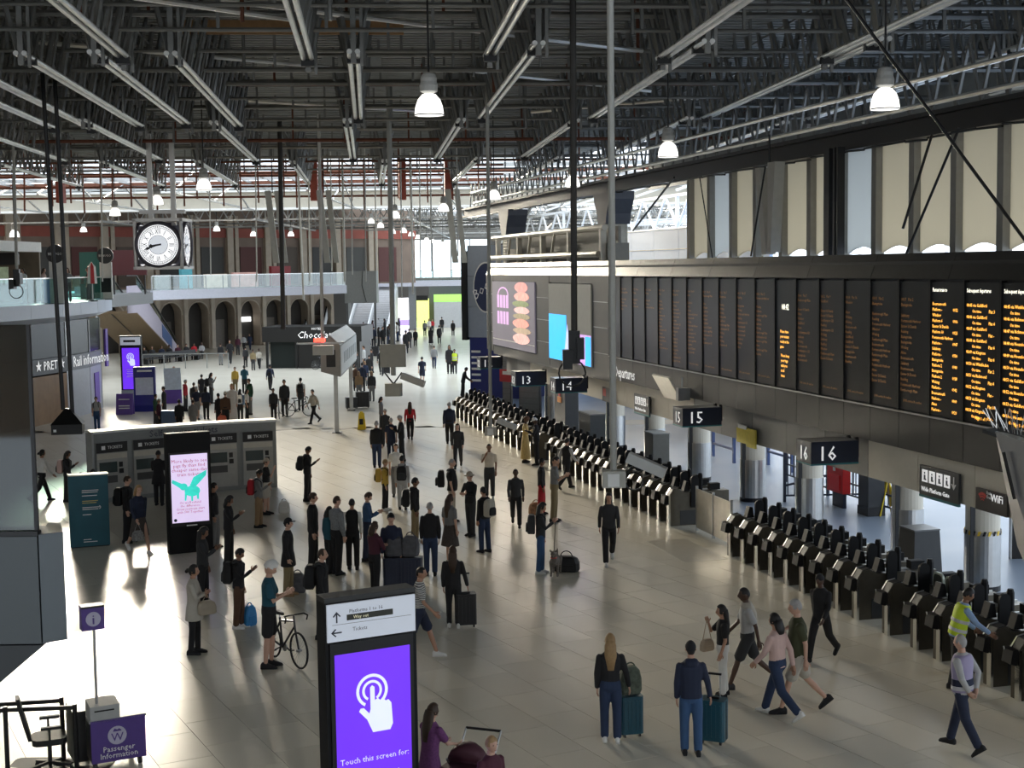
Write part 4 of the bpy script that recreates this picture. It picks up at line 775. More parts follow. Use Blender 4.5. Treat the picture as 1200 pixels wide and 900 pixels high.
for a,b in((A1,A4),(A2,A3),(A5,A2)): O('rail',MB().bar(a+V(0,0,.93),b+V(0,0,.93),.03,.06),BLACK,qb)
cp=G(50,912)+V(0,.35,0); ch=T('office_chair','black office chair with armrests beside the information desk','chair',(cp.x,cp.y,0),R(-70))
CH=mat('chair_black',(.01,.01,.011),.6)
O('seat',MB().rbox((0,0,.47),(.48,.48,.09),.12),CH,ch); O('backrest',MB().loft([[(x*.22,-.25-.02*abs(x),.52+z) if 0 else (x,-.24-z*.25-d,.5+z) for x,d in((-w,0),(w,0),(w,.05),(-w,.05))] for z,w in((0,.16),(.25,.22),(.55,.19),(.62,.12))]),CH,ch)
for x in(-.27,.27): O('armrest',MB().bb(x-.035,x+.035,-.12,.16,.68,.72).bar((x,0,.45),(x,0,.7),.03),CH,ch)
O('gas_stem',MB().cyl((0,0,.12),(0,0,.44),.03),DARK,ch)
for i in range(5): a=R(72*i); O('base_arm',MB().bar((0,0,.12),(.3*math.cos(a),.3*math.sin(a),.07),.05,.04),CH,ch); O('castor',MB().cyl((.3*math.cos(a)-.02,.3*math.sin(a),.03),(.3*math.cos(a)+.02,.3*math.sin(a),.03),.03,8),CH,ch)
mp=O('floor_mat',MB().rbox((0,0,.006),(1.5,1.2,.012),.1),CH,None,loc=(cp.x+.1,cp.y-.1,0)); tag(mp,'dark floor mat under the office chair','mat')
# black chocolate kiosk
p=G(312,432); t=T('chocolate_kiosk','black shop kiosk with white script name','kiosk',(p.x,p.y,0),R(-6)); KB=mat('kiosk_black',(.008,.008,.008),.4)
O('fascia',MB().bb(-.2,7.2,-.15,4,1.95,3.05),KB,t); O('body',MB().bb(2.2,7,.1,4,0,1.95),KB,t); O('glass_front',MB().bb(.3,2.2,.2,.24,0,1.95),mat('dark_glass'),t)
for x in(0,2.2): O('post',MB().bb(x,x+.18,0,.18,0,1.95),KB,t)
TX('Chocolat',.72,LWHITE,t,(2.4,-.17,2.22),align='LEFT',sx=.95,shear=.2,name='shop_lettering'); TX('HOTEL',.24,LWHITE,t,(3.5,-.17,2.82),align='LEFT',name='shop_lettering')
# sloping sign box on two posts
p=G(395,507); q=G(412,481); t=T('sign_box','sloping grey sign box with pale face on tall posts','sign',(p.x,p.y,0),math.atan2(p.y-q.y,p.x-q.x)); L=(q-p).length
for x in(0,-L): O('post',MB().bb(x-.09,x+.09,-.09,.09,0,2.9),GALV,t); O('base_plate',MB().bb(x-.2,x+.2,-.2,.2,0,.03),DARK,t)
O('box',MB().prism([(.25,2.5),(-.6,2.75),(-.6,4.0),(-.2,4.3),(.25,3.9)],-L-.6,.5,'x'),mat('box_grey',(.25,.26,.25),.45),t)
O('pale_face',MB().bb(-L-.55,.45,.26,.29,2.6,3.85),mat('pale_sign_face',(.62,.68,.70),.35),t); O('sloping_top',MB().add([(-L-.6,.27,3.88),(.5,.27,3.88),(.5,-.2,4.33),(-L-.6,-.2,4.33),(-L-.6,.27,3.92),(.5,.27,3.92),(.5,-.2,4.37),(-L-.6,-.2,4.37)],[(3,2,1,0),(4,5,6,7),(0,1,5,4),(1,2,6,5),(2,3,7,6),(3,0,4,7)]),mat('pale_sign_face'),t)
for i in range(8): O('print_mark',MB().bb(-L+.2+i*1.1,-L+.7+i*1.1,.29,.3,3.0,3.5),mat('grey_print',(.35,.4,.42),.5),t)
O('end_screen',MB().bb(.5,.53,-.35,.05,2.95,3.7),BLACK,t)
# ------------------------------------------------------------------ hanging four-faced clock
ck=T('station_clock','large four-faced hanging clock with white dials and Roman numerals','clock',(-13.81,56.9,8.25),R(1))
for k in range(4):
    fc=D.objects.new('clock_face',None); C.objects.link(fc); fc.parent=ck; fc.rotation_euler=(0,0,k*math.pi/2)
    y=-.92
    O('dial',MB().prism(ell(0,0,.80,.80,40),y,y+.1,'y'),mat('dial_white',(.85,.86,.88),.5,emit=.55,noise=.02),fc)
    O('bezel',MB().torus((0,y,0),.86,.075,'y',40,8),mat('slate_bezel',(.10,.095,.12),.4,.4),fc)
    O('inner_disc',MB().prism(ell(0,0,.36,.36,30),y-.012,y,'y'),mat('inner_dial',(.66,.70,.76),.5,emit=.4,noise=.04),fc)
    O('chapter_ring',MB().torus((0,y-.01,0),.37,.008,'y',32,4).torus((0,y-.01,0),.74,.01,'y',40,4).torus((0,y-.01,0),.66,.006,'y',40,4),BLACK,fc)
    for h in range(12):
        a=math.pi/2-2*math.pi*h/12; s_='XII I II III IV V VI VII VIII IX X XI'.split()[h]
        TX(s_,.29,BLACK,fc,(.52*math.cos(a),y-.015,.52*math.sin(a)),rot=(math.pi/2,math.pi/2-a,0),sx=.62,vc=True,name='numeral',ext=.002)
    for mn in range(60):
        if k==0:
            a=2*math.pi*mn/60; O('minute_mark',MB().bar((.67*math.cos(a),y-.012,.67*math.sin(a)),(.725*math.cos(a),y-.012,.725*math.sin(a)),.02,.012),BLACK,fc)
    for nm_,frac,L,w in(('minute_hand',42/60,.58,.05),('hour_hand',8.7/12,.38,.075)):
        a=math.pi/2-2*math.pi*frac; c_,s_=math.cos(a),math.sin(a)
        pl=[(-.12,-w*.4),(.1,-w*.5),(L*.62,-w*.5),(L*.72,-w*1.2),(L,0),(L*.72,w*1.2),(L*.62,w*.5),(-.12,w*.4)]
        O(nm_,MB().prism([(u*c_-v*s_,u*s_+v*c_) for u,v in pl],y-.035,y-.02,'y'),BLACK,fc)
CKF=mat('clock_frame',(.55,.54,.52),.35,.5)
for sx in(-1,1):
    for sy in(-1,1): O('corner_post',MB().cyl((sx*.9,sy*.9,-.95),(sx*.9,sy*.9,1.0),.07,10),CKF,ck)
O('core',MB().bb(-.8,.8,-.8,.8,-.75,.75),mat('slate_bezel'),ck)
for z in(.98,-.9): O('cornice',MB().bb(-.98,.98,-.98,-.84,z-.06,z+.06).bb(-.98,.98,.84,.98,z-.06,z+.06).bb(-.98,-.84,-.98,.98,z-.06,z+.06).bb(.84,.98,-.98,.98,z-.06,z+.06),CKF,ck)
for x in(-.45,.45): O('hanger',MB().bb(x-.09,x+.09,-.09,.09,.7,4.4),CKF,ck)
O('yoke',MB().bb(-.9,.9,-.12,.12,1.25,1.4),CKF,ck)
# ------------------------------------------------------------------ pendant lamps, all hung from the roof
LG=mat('lamp_glow',(1,.95,.86),.4,emit=5,noise=.03); LGD=mat('lamp_reflector',(.95,.93,.88),.3,emit=1.1,noise=.05); LB=mat('ballast_grey',(.42,.42,.40),.5)
rd=MB().lathe([(.275,0),(.27,.05),(.255,.16),(.21,.29),(.13,.38),(.06,.40)],20).mesh('reflector',True); rd.materials.append(LGD)
bu=MB().lathe([(.01,.02),(.22,.03),(.20,.16),(.12,.28),(.02,.3)],14).mesh('glowing_bulb'); bu.materials.append(LG)
bl=MB().lathe([(.09,.40),(.165,.44),(.175,.55),(.15,.62),(.155,.68),(.12,.76),(.05,.79)],16).mesh('ballast'); bl.materials.append(LB)
rm=MB().torus((0,0,0),.28,.012,'z',20,5).mesh('rim'); rm.materials.append(GALV)
LW=[('in the upper middle of the roof',503,135),('near the beige sheeting on the right',1037,128),('above the departure board',783,184),('beside the dark hanging pole',671,219),('nearest above the hanging clock',239,223),('directly above the hanging clock',184,240),('left of the hanging clock',135,253),('small, right of the middle hanging pole',520,248),('small, left of the iron column',579,234),('at the far left above the cafe',17,278),('above the far middle pole',463,256)]
def lamp(lab,p,grp):
    t=T('pendant_lamp',lab,'lamp',p,0,grp)
    for nm_,me in(('reflector',rd),('glowing_bulb',bu),('ballast',bl),('rim',rm)): O(nm_,me,None,t)
    O('drop_cable',MB().cyl((0,0,.78),(0,0,13.75-p[2]),.02,5),BLACK,t)
for l,x,y in LW:
    Y=1665*2.9/(312.7-.014*(x-600)-y); Y=min(Y,80); p=AY(x,y,Y); lamp('lit dome pendant lamp '+l,p,'pendant roof lamps')
for i,(x,y) in enumerate(sorted(((98,272),(254,271),(297,277),(274,283),(341,277),(227,284),(435,262),(446,267),(460,274),(473,273),(482,277),(490,280),(500,283),(507,285),(519,288),(380,283),(315,285),(386,288)))):
    Y=1665*2.9/(312.7-.014*(x-600)-y); Y=max(114,min(Y,149)); p=AY(x,y,Y); lamp(('%s small lit lamp from the left under the distant roof'%ORD[i]),p,'far lamps under the distant roof')
# ------------------------------------------------------------------ poles, cameras and rods hanging from the roof
def pole(label,top,bot,r,m,cam=None):
    t=T('hanging_pole',label,'pole',bot); d=Vector(top)-Vector(bot); d=d*((13.75-bot[2])/d.z)
    O('tube',MB().cyl((0,0,0),d,r,10),m,t)
    if cam=='box':
        O('junction_box',MB().bb(-.18,.18,-.14,.14,-.26,0),mat('box_beige',(.42,.41,.36),.5),t); O('label_plate',MB().bb(-.1,.08,-.15,-.14,-.24,-.04),WHITE,t)
        O('camera_arm',MB().path([(.15,0,-.1),(.3,0,.05),(.4,0,.02)],.025),BLACK,t); O('camera',MB().bar((.22,-.1,.22),(.78,-.25,-.02),.17,.16),mat('camera_grey',(.48,.48,.46),.45),t); O('cable',MB().torus((.32,0,-.18),.14,.014,'y',14,5),BLACK,t)
    if cam=='cluster':
        O('camera',MB().bb(-.25,-.05,-.3,.1,-.3,.1),BLACK,t); O('camera',MB().bb(.05,.2,-.25,.1,-.1,.35),BLACK,t); O('bracket',MB().bb(-.12,.12,-.1,.1,-.2,.5),BLACK,t); O('cable',MB().torus((-.05,0,-.4),.28,.02,'y',16,5),BLACK,t)
    if cam=='cctv':
        O('housing',MB().rbox((0,0,-.5),(.6,.5,.45),.1),mat('box_beige'),t); O('camera',MB().bar((.3,-.1,.0),(1.1,-.3,-.3),.22,.22),mat('camera_grey'),t); O('bracket',MB().bar((-.3,0,.1),(0,0,-.3),.05).bar((.3,0,.1),(0,0,-.3),.05),BLACK,t); O('junction_box',MB().bb(-.45,.45,-.1,.1,.3,1.1),mat('box_beige'),t)
    if cam=='alarm':
        O('beacon',MB().bb(-.35,.1,-.12,.12,.05,.2),mat('red_beacon',(.9,.05,.03),.4,emit=2.5),t); O('arm',MB().bar((-1.1,0,-.02),(.9,0,.0),.07),GALV,t); O('housing',MB().bb(-.4,.45,-.2,.2,-.5,-.1),mat('camera_grey'),t)
    return t
pole('thick pale grey pole with junction box and camera before the gates',AY(714,-150,21),AY(719,551,22),.052,mat('pole_grey',(.40,.40,.37),.5,.2),'box')
pole('black pole with black camera cluster before the blue screen',AY(671,-60,30),AY(673,415,30),.07,mat('pole_black',(.03,.028,.025),.5),'cluster')
pole('slim grey pole with pale junction box near the far gates',AY(571,130,43),AY(575,500,43),.055,mat('pole_grey'),'box')
pole('slim pole with beige camera housing over the far crowd',AY(456,150,50),AY(461,440,50),.09,mat('pole_grey'),'cctv')
pole('pale slim pole with red beacon near the chocolate kiosk',AY(375,225,60),AY(378,402,60),.07,mat('pole_pale',(.6,.6,.57),.5),'alarm')
pole('plain black slim pole left of the chocolate kiosk',AY(328,170,62),AY(332,386,62),.10,mat('pole_black'))
pole('thin pale drop pole in front of the far mezzanine',AY(351,240,80),AY(356,352,80),.06,mat('pole_pale'))
pole('thin pale drop pole right of the far stairs',AY(482,235,80),AY(484,345,80),.06,mat('pole_pale'))
pole('thin grey drop pole in front of the far stairs',AY(402,235,80),AY(404,330,80),.06,mat('pole_grey'))
pole('grey drop pole over the far left cafe',AY(17,225,58),AY(20,330,58),.06,mat('pole_grey'),'cluster')
for i,(x,y0,y1,Y) in enumerate(((119,240,330,70),(246,246,322,80),(300,244,330,79),(362,236,330,78),(388,236,318,79),(412,238,322,76),(428,238,330,74),(440,240,318,78),(470,238,350,77),(492,238,326,79),(505,236,318,75),(536,232,300,72))):
    pole(ORD[i]+' slender white drop pole from the left in the far hall',AY(x,y0,Y),AY(x+1,y1,Y),.035,mat('pole_pale'))
for x,l in((328,'pair of long pale folded panels hanging by the black pole'),(388,'pale folded panel pair hanging over the black kiosk'),(538,'pale folded panel pair hanging beside the iron bracket')):
    q=AY(x,308,76); t=T('hanging_baffle',l,'baffle',q); h=13.75-q.z
    for dx,w in((-.35,.32),(.15,.28)): O('board',MB().loft([[(dx,-.05,0),(dx+w,-.05,0),(dx+w,.05,0),(dx,.05,0)],[(dx-.35,-.05,h*.62),(dx-.35+w,-.05,h*.62),(dx-.35+w,.05,h*.62),(dx-.35,.05,h*.62)]]),mat('duct_pale2',(.5,.5,.46),.5),t)
    O('cable',MB().cyl((-.3,0,h*.6),(-.3,0,h),.03,5),BLACK,t)
sb=T('hanging_speaker','black pyramid-topped box hanging on two long black poles','speaker',AY(80,508,40),R(10))
O('box',MB().bb(-.42,.42,-.3,.3,0,.28),BLACK,sb); O('pyramid',MB().loft([[(-.44,-.32,.28),(.44,-.32,.28),(.44,.32,.28),(-.44,.32,.28)],[(-.06,-.04,.72),(.06,-.04,.72),(.06,.04,.72),(-.06,.04,.72)]]),BLACK,sb); O('label_plate',MB().bb(-.36,-.28,-.31,-.3,.08,.15),LWHITE,sb)
for a,b in(((56,190),(74,480)),((68,165),(85,486))):
    pa,pb=AY(a[0],a[1],40),AY(b[0],b[1],40); pa+= (pa-pb)*.38; rt=Matrix.Rotation(-R(10),4,'Z'); O('pole',MB().cyl(rt@(pb-V(*sb.location)),rt@(pa-V(*sb.location)),.06,8),BLACK,sb)
def rod(label,a,b,r=.03): t=tag(O('tie_rod',MB().cyl(V(0,0,0),Vector(b)-Vector(a),r,6),BLACK,None,loc=a),label,'rod'); return t
rod('long black diagonal tie rod crossing in front of beige sheeting',AY(985,-10,24),AY(1203,284,24))
rod('short black stay rod hanging before the beige sheeting',AY(1092,158,29.5),AY(1058,268,29.5)); rod('second black stay rod sloping down to the board',AY(1124,150,28.8),AY(1060,302,30.5))
rod('thin black stay left of the grey drop column',AY(897,195,36),AY(880,300,37),.025); rod('thin black cable by the pale sheeting edge',AY(820,208,45),AY(835,303,45),.02); rod('black stay crossing the bright trainshed opening',AY(790,208,48),AY(742,270,56),.04)
t=T('drop_column','dark steel drop column with pipes before the beige sheeting',"column",P_(17.3,36.9),WR); t.location.z=7.36
for x,w in((0,.3),(.42,.1),(.6,.07)): O('pipe',MB().bb(x-w/2,x+w/2,-.1,.1,0,2.75),DARK,t)
t=T('duct_pair','pale tapering duct pair hanging beside the steel drop column','duct',P_(17.2,40.6),WR); t.location.z=7.4
O('duct',MB().loft([[(-.35,-.15,2.5),(.0,-.15,2.5),(.0,.15,2.5),(-.35,.15,2.5)],[(.1,-.15,.05),(.4,-.15,.05),(.4,.15,.05),(.1,.15,.05)]]),mat('duct_pale',(.45,.44,.40),.5),t); O('duct',MB().loft([[(.5,-.15,2.6),(1.0,-.15,2.6),(1.0,.15,2.6),(.5,.15,2.6)],[(.5,-.15,.1),(.7,-.15,.1),(.7,.15,.1),(.5,.15,.1)]]),mat('duct_pale'),t)
O('hook',MB().cyl((.3,0,2.4),(.3,0,3.4),.03),BLACK,t)
# spiked metal shroud at the right edge
sp_=T('metal_shroud','angular silver metal shroud with bird spikes at the right edge','shroud',AY(1166,505,12))
def rel(x,y,Y): return AY(x,y,Y)-V(*sp_.location)
SHR=mat('shroud_silver',(.38,.38,.38),.3,.8)
v=[rel(1166,506,12),rel(1260,540,11.2),rel(1262,800,11.2),rel(1192,640,12),rel(1180,500,12.6),rel(1280,520,12.4),rel(1280,800,12.4),rel(1200,640,12.6)]
O('shroud',MB().add(v,[(0,3,2,1),(4,5,6,7),(0,1,5,4),(0,4,7,3),(1,2,6,5),(2,3,7,6)]),SHR,sp_)
O('cap_strip',MB().bar(rel(1165,503,12.2),rel(1262,536,11.6),.35,.03),DARK,sp_)
for a,b in(((1176,530),(1189,585)),((1190,525),(1215,600))): O('groove',MB().bar(rel(a[0],a[1],11.85),rel(b[0],b[1],11.75),.02),BLACK,sp_)
O('support_post',MB().bar(rel(1270,560,11.8),rel(1270,560,11.8)+V(0,0,8.15),.12),DARK,sp_)
random.seed(3)
for i in range(34):
    f=i/33; p=rel(1165+90*f,503+30*f,12.2-.5*f); O('spike',MB().cyl(p,p+V(random.uniform(-.12,.08),random.uniform(-.1,.1),random.uniform(.15,.24)),.004,3),STEEL,sp_)
t=T('wall_grille','dark mesh panel at the platform edge behind the shroud','grille',G(1190,655)); O('panel',MB().bb(-.1,1.2,0,.05,0,1.9),BLACK,t); O('post',MB().bb(-.14,-.1,-.03,.08,0,1.95),GALV,t)
# ------------------------------------------------------------------ people
COL=dict(black=(.012,.012,.014),charcoal=(.03,.031,.034),grey=(.18,.18,.18),pale_grey=(.42,.42,.42),white=(.72,.71,.68),cream=(.55,.49,.40),beige=(.42,.36,.28),navy=(.015,.022,.05),blue=(.035,.085,.19),denim=(.02,.036,.085),pale_blue=(.25,.36,.55),teal=(.012,.075,.11),red=(.45,.02,.03),burgundy=(.07,.015,.03),pink=(.60,.42,.38),olive=(.05,.055,.025),green=(.02,.07,.04),khaki=(.22,.17,.09),brown=(.09,.045,.025),tan=(.30,.19,.10),yellow=(.55,.36,.06),gold=(.55,.40,.16),lilac=(.33,.29,.45),purple=(.14,.04,.14),lime=(.55,.70,.03),floral=(.06,.05,.045),checked=(.20,.21,.22),stone=(.45,.42,.36))
HAIR=dict(black=(.008,.007,.007),brown=(.04,.02,.01),blonde=(.32,.20,.09),grey=(.35,.34,.33),ginger=(.16,.06,.02))
def cloth(c):
    if c=='striped':
        if 'cloth_striped' in _m: return _m['cloth_striped']
        m=mat('cloth_striped',(.6,.6,.58),.85); nt=m.node_tree; w=nt.nodes.new('ShaderNodeTexWave'); w.bands_direction='Z'; w.inputs['Scale'].default_value=9; tc=nt.nodes.new('ShaderNodeTexCoord'); cr=nt.nodes.new('ShaderNodeValToRGB'); cr.color_ramp.interpolation='CONSTANT'; cr.color_ramp.elements[0].color=(.6,.6,.57,1); cr.color_ramp.elements[1].position=.6; cr.color_ramp.elements[1].color=(.03,.03,.04,1)
        nt.links.new(tc.outputs['Object'],w.inputs['Vector']); nt.links.new(w.outputs['Fac'],cr.inputs[0]); nt.links.new(cr.outputs[0],nt.nodes['Principled BSDF'].inputs['Base Color']); return m
    return mat('cloth_'+c,COL[c],.85,noise=.5 if c in('floral','checked','gold','purple') else .15,scale=30 if c in('floral','checked','gold','purple') else 7)
SKIN=[mat('skin_%d'%i,c,.5,noise=.06) for i,c in enumerate(((.55,.33,.24),(.42,.23,.15),(.22,.11,.065),(.07,.035,.022)))]
POSE=dict(stand=((3,4,-3,2),(-2,7,14,5),(-2,7,14,5),0,0),rest=((8,12,-4,0),(6,9,22,12),(-5,10,12,2),0,4),phone=((4,5,-3,2),(-2,6,20,5),(25,4,105,25),2,24),both=((3,6,-3,2),(22,5,98,32),(22,5,98,32),2,26),
 walk=((24,6,-20,28),(-22,6,14,2),(22,6,26,5),3,2),walkb=((-20,28,24,6),(22,6,26,5),(-22,6,14,2),3,2),back=((-14,16,18,4),(-26,14,12,48),(-26,14,12,48),2,0),push=((16,6,-12,18),(38,4,40,6),(38,4,40,6),5,6),
 hold=((3,5,-3,2),(-2,7,16,4),(-4,14,22,-6),0,2),face=((3,4,-3,2),(-2,7,20,5),(42,10,118,30),0,4),fold=((5,6,-3,2),(18,8,88,58),(22,8,92,58),0,3),lean=((2,4,-6,4),(30,10,35,5),(48,18,20,-10),14,6),sit=((84,86,84,88),(18,8,60,30),(18,8,60,30),4,10),hug=((22,6,-18,26),(-12,6,14,2),(10,55,70,50),3,2))
def limb(pts,rad,n=10):
    rings=[]; pts=[Vector(p) for p in pts]; k=len(pts)
    ext=[pts[0]-(pts[1]-pts[0]).normalized()*rad[0]*.6]+pts+[pts[-1]+(pts[-1]-pts[-2]).normalized()*rad[-1]*.6]
    rr=[rad[0]*.55]+list(rad)+[rad[-1]*.55]
    for i,p in enumerate(ext):
        d=(ext[min(i+1,k+1)]-ext[max(i-1,0)]).normalized(); a=d.cross(V(0,1,.01)).normalized() if abs(d.y)<.9 else d.cross(V(1,0,0)).normalized(); b=d.cross(a)
        rings.append([p+(a*math.cos(2*math.pi*j/n)+b*math.sin(2*math.pi*j/n))*rr[i] for j in range(n)])
    return rings
def tor(rings,n=14,sup=.85):
    out=[]
    for z,rx,ry,yo in rings:
        out.append([V(rx*math.copysign(abs(math.cos(t))**sup,math.cos(t)),yo+ry*math.copysign(abs(math.sin(t))**sup,math.sin(t)),z) for t in [2*math.pi*i/n for i in range(n)]])
    return out
def headgrid(fn,nu=20,nv=14):
    vs=[];fs=[]
    for i in range(nv+1):
        th=math.pi*i/nv
        for j in range(nu):
            ph=2*math.pi*j/nu; vs.append(fn(math.sin(th)*math.cos(ph),math.sin(th)*math.sin(ph),math.cos(th)))
    for i in range(nv):
        for j in range(nu): fs.append((i*nu+j,(i+1)*nu+j,(i+1)*nu+(j+1)%nu,i*nu+(j+1)%nu))
    return vs,fs
def skull(x,y,z,s=1.0):
    X,Y,Z=.077*x,.096*y,.120*z
    if Z<0: X*=1+.30*Z/.12; Y*=1+.12*Z/.12
    if y>0:
        Y+=.024*math.exp(-((X/.015)**2+((Z+.018)/.030)**2))-.009*math.exp(-(((abs(X)-.032)/.014)**2+((Z-.012)/.013)**2))-.004*math.exp(-((X/.025)**2+((Z+.06)/.007)**2))+.008*math.exp(-((X/.03)**2+((Z+.10)/.02)**2))
    return V(X*s,Y*s,Z*s)
def hairshell(front,side,back,sc,flat=1.0):
    def fn(x,y,z):
        p=skull(x,min(y,.75) if y>0 else y,z); lim=front if y>.45 else (side if y>-.35 else back)
        k=sc if p.z>lim else .88
        return V(p.x*k,p.y*k,p.z*(k if p.z>0 else 1))
    return fn
def build_parts(pose,topk,botk,hairk,bulk,lod):
    (lg,aL,aR,lean,hp)=POSE[pose]; P={}
    near=lod==0; n=12 if lod<2 else 8
    body=MB(); top=MB(); bot=MB(); shoes=[]; low=[]
    fig={}
    for sd,(ta,kb) in((-1,lg[:2]),(1,lg[2:])):
        a=R(ta); b=R(ta-kb); hip=V(sd*.088,0,.92); kn=hip+V(sd*.012,math.sin(a)*.44,-math.cos(a)*.44); an=kn+V(0,math.sin(b)*.43,-math.cos(b)*.43)
        fig[sd]=(hip,kn,an); body.loft(limb([hip,hip.lerp(kn,.5),kn,kn.lerp(an,.35),an],[.070,.066,.05,.052,.034],n))
        if botk in('trousers','jeans','wide','leggings'):
            k={'wide':1.35,'leggings':.86}.get(botk,1); bot.loft(limb([hip,hip.lerp(kn,.5),kn,kn.lerp(an,.5),an.lerp(kn,.03)],[.09,.092*k**.5,.077*k,.072*k,.068*k],n))
        if botk in('shorts',): bot.loft(limb([hip,hip.lerp(kn,.5),hip.lerp(kn,.86)],[.10,.10,.098],n))
        pit=0 if ta-kb>-30 else R(-38); s_=MB(); rings=[]
        for y,w,h in((-.085,.028,.07),(-.06,.04,.10),(0,.042,.11),(.06,.043,.075),(.13,.047,.055),(.175,.038,.04),(.19,.015,.02)):
            q=[V(w*math.cos(t),y,-.085+max(0,h*(.5+.62*math.sin(t)))) if math.sin(t)>-.5 else V(w*math.cos(t)*1.02,y,-.085) for t in[2*math.pi*i/10 for i in range(10)]]
            c_,s2=math.cos(pit),math.sin(pit); rings.append([an+V(p.x,p.y*c_-p.z*s2,p.y*s2+p.z*c_) for p in q])
        s_.loft(rings); shoes.append(s_); low+= [v[2] for v in s_.v]
    dz=-min(low)
    lm=Matrix.Translation((0,0,.95))@Matrix.Rotation(R(-lean),4,'X')@Matrix.Translation((0,0,-.95))
    B=bulk
    tr=[(.88,.12,.09,0),(.95,.14,.10,0),(1.08,.135,.10,0),(1.25,.16,.11,0),(1.34,.15,.095,0),(1.40,.11,.075,0),(1.46,.06,.058,0),(1.54,.052,.055,.005)]
    body.loft([[lm@p for p in r] for r in tor(tr,n)])
    arms={}
    for sd,(p,ab,el,tw) in((-1,aL),(1,aR)):
        ab+=3; sh=V(sd*.170,-.005,1.385); p_=R(p); ab_=R(ab); pt=R(p+el); tw_=R(tw)
        u=V(sd*math.sin(ab_),math.sin(p_)*math.cos(ab_),-math.cos(p_)*math.cos(ab_)); e=sh+u*.29
        f=V(-sd*math.sin(tw_)+sd*math.sin(ab_)*.3,math.sin(pt)*math.cos(tw_),-math.cos(pt)*math.cos(tw_)).normalized(); w=e+f*.25
        if pose=='back': f=V(-sd*.55,-.12,-.8).normalized(); w=e+f*.25
        sh,e,w=lm@sh,lm@e,lm@w; f=(w-e).normalized(); arms[sd]=(sh,e,w,f)
        body.loft(limb([sh,sh.lerp(e,.5),e,w],[.042,.044,.037,.027],n))
        if topk in('jacket','coat','shirt','hoodie','robe','dress'): top.loft(limb([sh,sh.lerp(e,.5),e,e.lerp(w,.6),w.lerp(e,.04)],[.062*B**.5,.058,.05,.045,.042],n))
        elif topk in('tee','polo','sdress','jersey'): top.loft(limb([sh,sh.lerp(e,.35),sh.lerp(e,.72)],[.068*B**.5,.066,.062],n))
    hem={'coat':.66,'jacket':.88,'hoodie':.87,'shirt':.86,'tee':.87,'polo':.87,'vest':.90,'crop':.98,'robe':.9,'dress':.9,'sdress':.9,'jersey':.92}.get(topk,.88)
    k={'jacket':1.03,'coat':1.05,'hoodie':1.05,'tee':.98,'polo':1.0,'crop':.96,'jersey':.96}.get(topk,.98)*B
    tt=[(hem,.168*k,.122*k,.01*(B>1.1)),(1.0,.160*k,.118*k,.03*(B>1.1)),(1.12,.155*k,.116*k,.03*(B>1.1)),(1.26,.178*k,.122*k,0),(1.35,.185*k**.5,.118*k**.5,-.005),(1.405,.160,.10,-.005),(1.445,.115,.085,-.003),(1.48,.075,.07,0)]
    if hem<.8: tt=[(hem,.225*k,.165*k,0),(.8,.208*k,.15*k,0),(.92,.188*k,.136*k,0)]+tt[1:]
    top.loft([[lm@q for q in r] for r in tor(tt,14)])
    if topk in('hoodie',): top.loft([[lm@q for q in r] for r in tor([(1.40,.10,.05,-.09),(1.46,.11,.06,-.08),(1.50,.09,.05,-.06)],10)])
    if botk in('trousers','jeans','wide','leggings','shorts'): bot.loft(tor([(.80,.10,.085,0),(.87,.172,.122,0),(.95,.168,.12,0),(1.03,.15,.112,0)],14))
    elif botk=='skirt': bot.loft(tor([(.46,.25,.2,0),(.6,.225,.185,0),(.8,.19,.145,0),(.95,.165,.12,0),(1.03,.15,.11,0)],16))
    elif botk=='long': bot.loft(tor([(.12,.24,.2,0),(.4,.225,.185,0),(.75,.2,.15,0),(.95,.175,.125,0),(1.05,.16,.115,0)],16))
    # head
    hm=lm@Matrix.Translation((0,.022,1.625))@Matrix.Rotation(R(-hp),4,'X')
    vs,fs=headgrid(skull,20 if near else 14,14 if near else 9); hb=MB().add([hm@v for v in vs],fs)
    for sd in(-1,1): hb.loft(limb([hm@V(sd*.072,-.012,.012),hm@V(sd*.078,-.018,-.012)],[.014,.012],6))
    if near:
        for sd in(-1,1):
            sh,e,w,f=arms[sd]; inw=V(-sd,0,0); ax=f.cross(inw).normalized(); nrm=ax.cross(f).normalized()
            hb.loft([[w+f*t+ax*(a*wd)+nrm*(b*.013) for a,b in((-1,-1),(1,-1),(1,1),(-1,1))] for t,wd in((-.01,.024),(.03,.036),(.085,.040),(.1,.036))])
            for k_ in range(4):
                b0=w+f*.095+ax*((k_-1.5)*.019); L=(.062,.074,.070,.055)[k_]; b1=b0+f*L*.55+nrm*(.008*0-0)+inw*.006; b2=b1+(f*.75+inw*.5).normalized()*L*.5; hb.loft(limb([b0,b1,b2],[.0095,.009,.0075],6))
            t0=w+f*.03+ax*.03*(1 if True else -1); hb.loft(limb([t0,t0+ax*.03+f*.025,t0+ax*.035+f*.06+inw*.01],[.012,.011,.008],6))
    else:
        for sd in(-1,1): sh,e,w,f=arms[sd]; hb.loft(limb([w,w+f*.08,w+f*.16],[.026,.038,.02],6))
    hair=MB()
    def sh_(front,side,back,sc):
        vs,fs=headgrid(hairshell(front,side,back,sc),18,12); hair.add([hm@v for v in vs],fs)
    extra=None
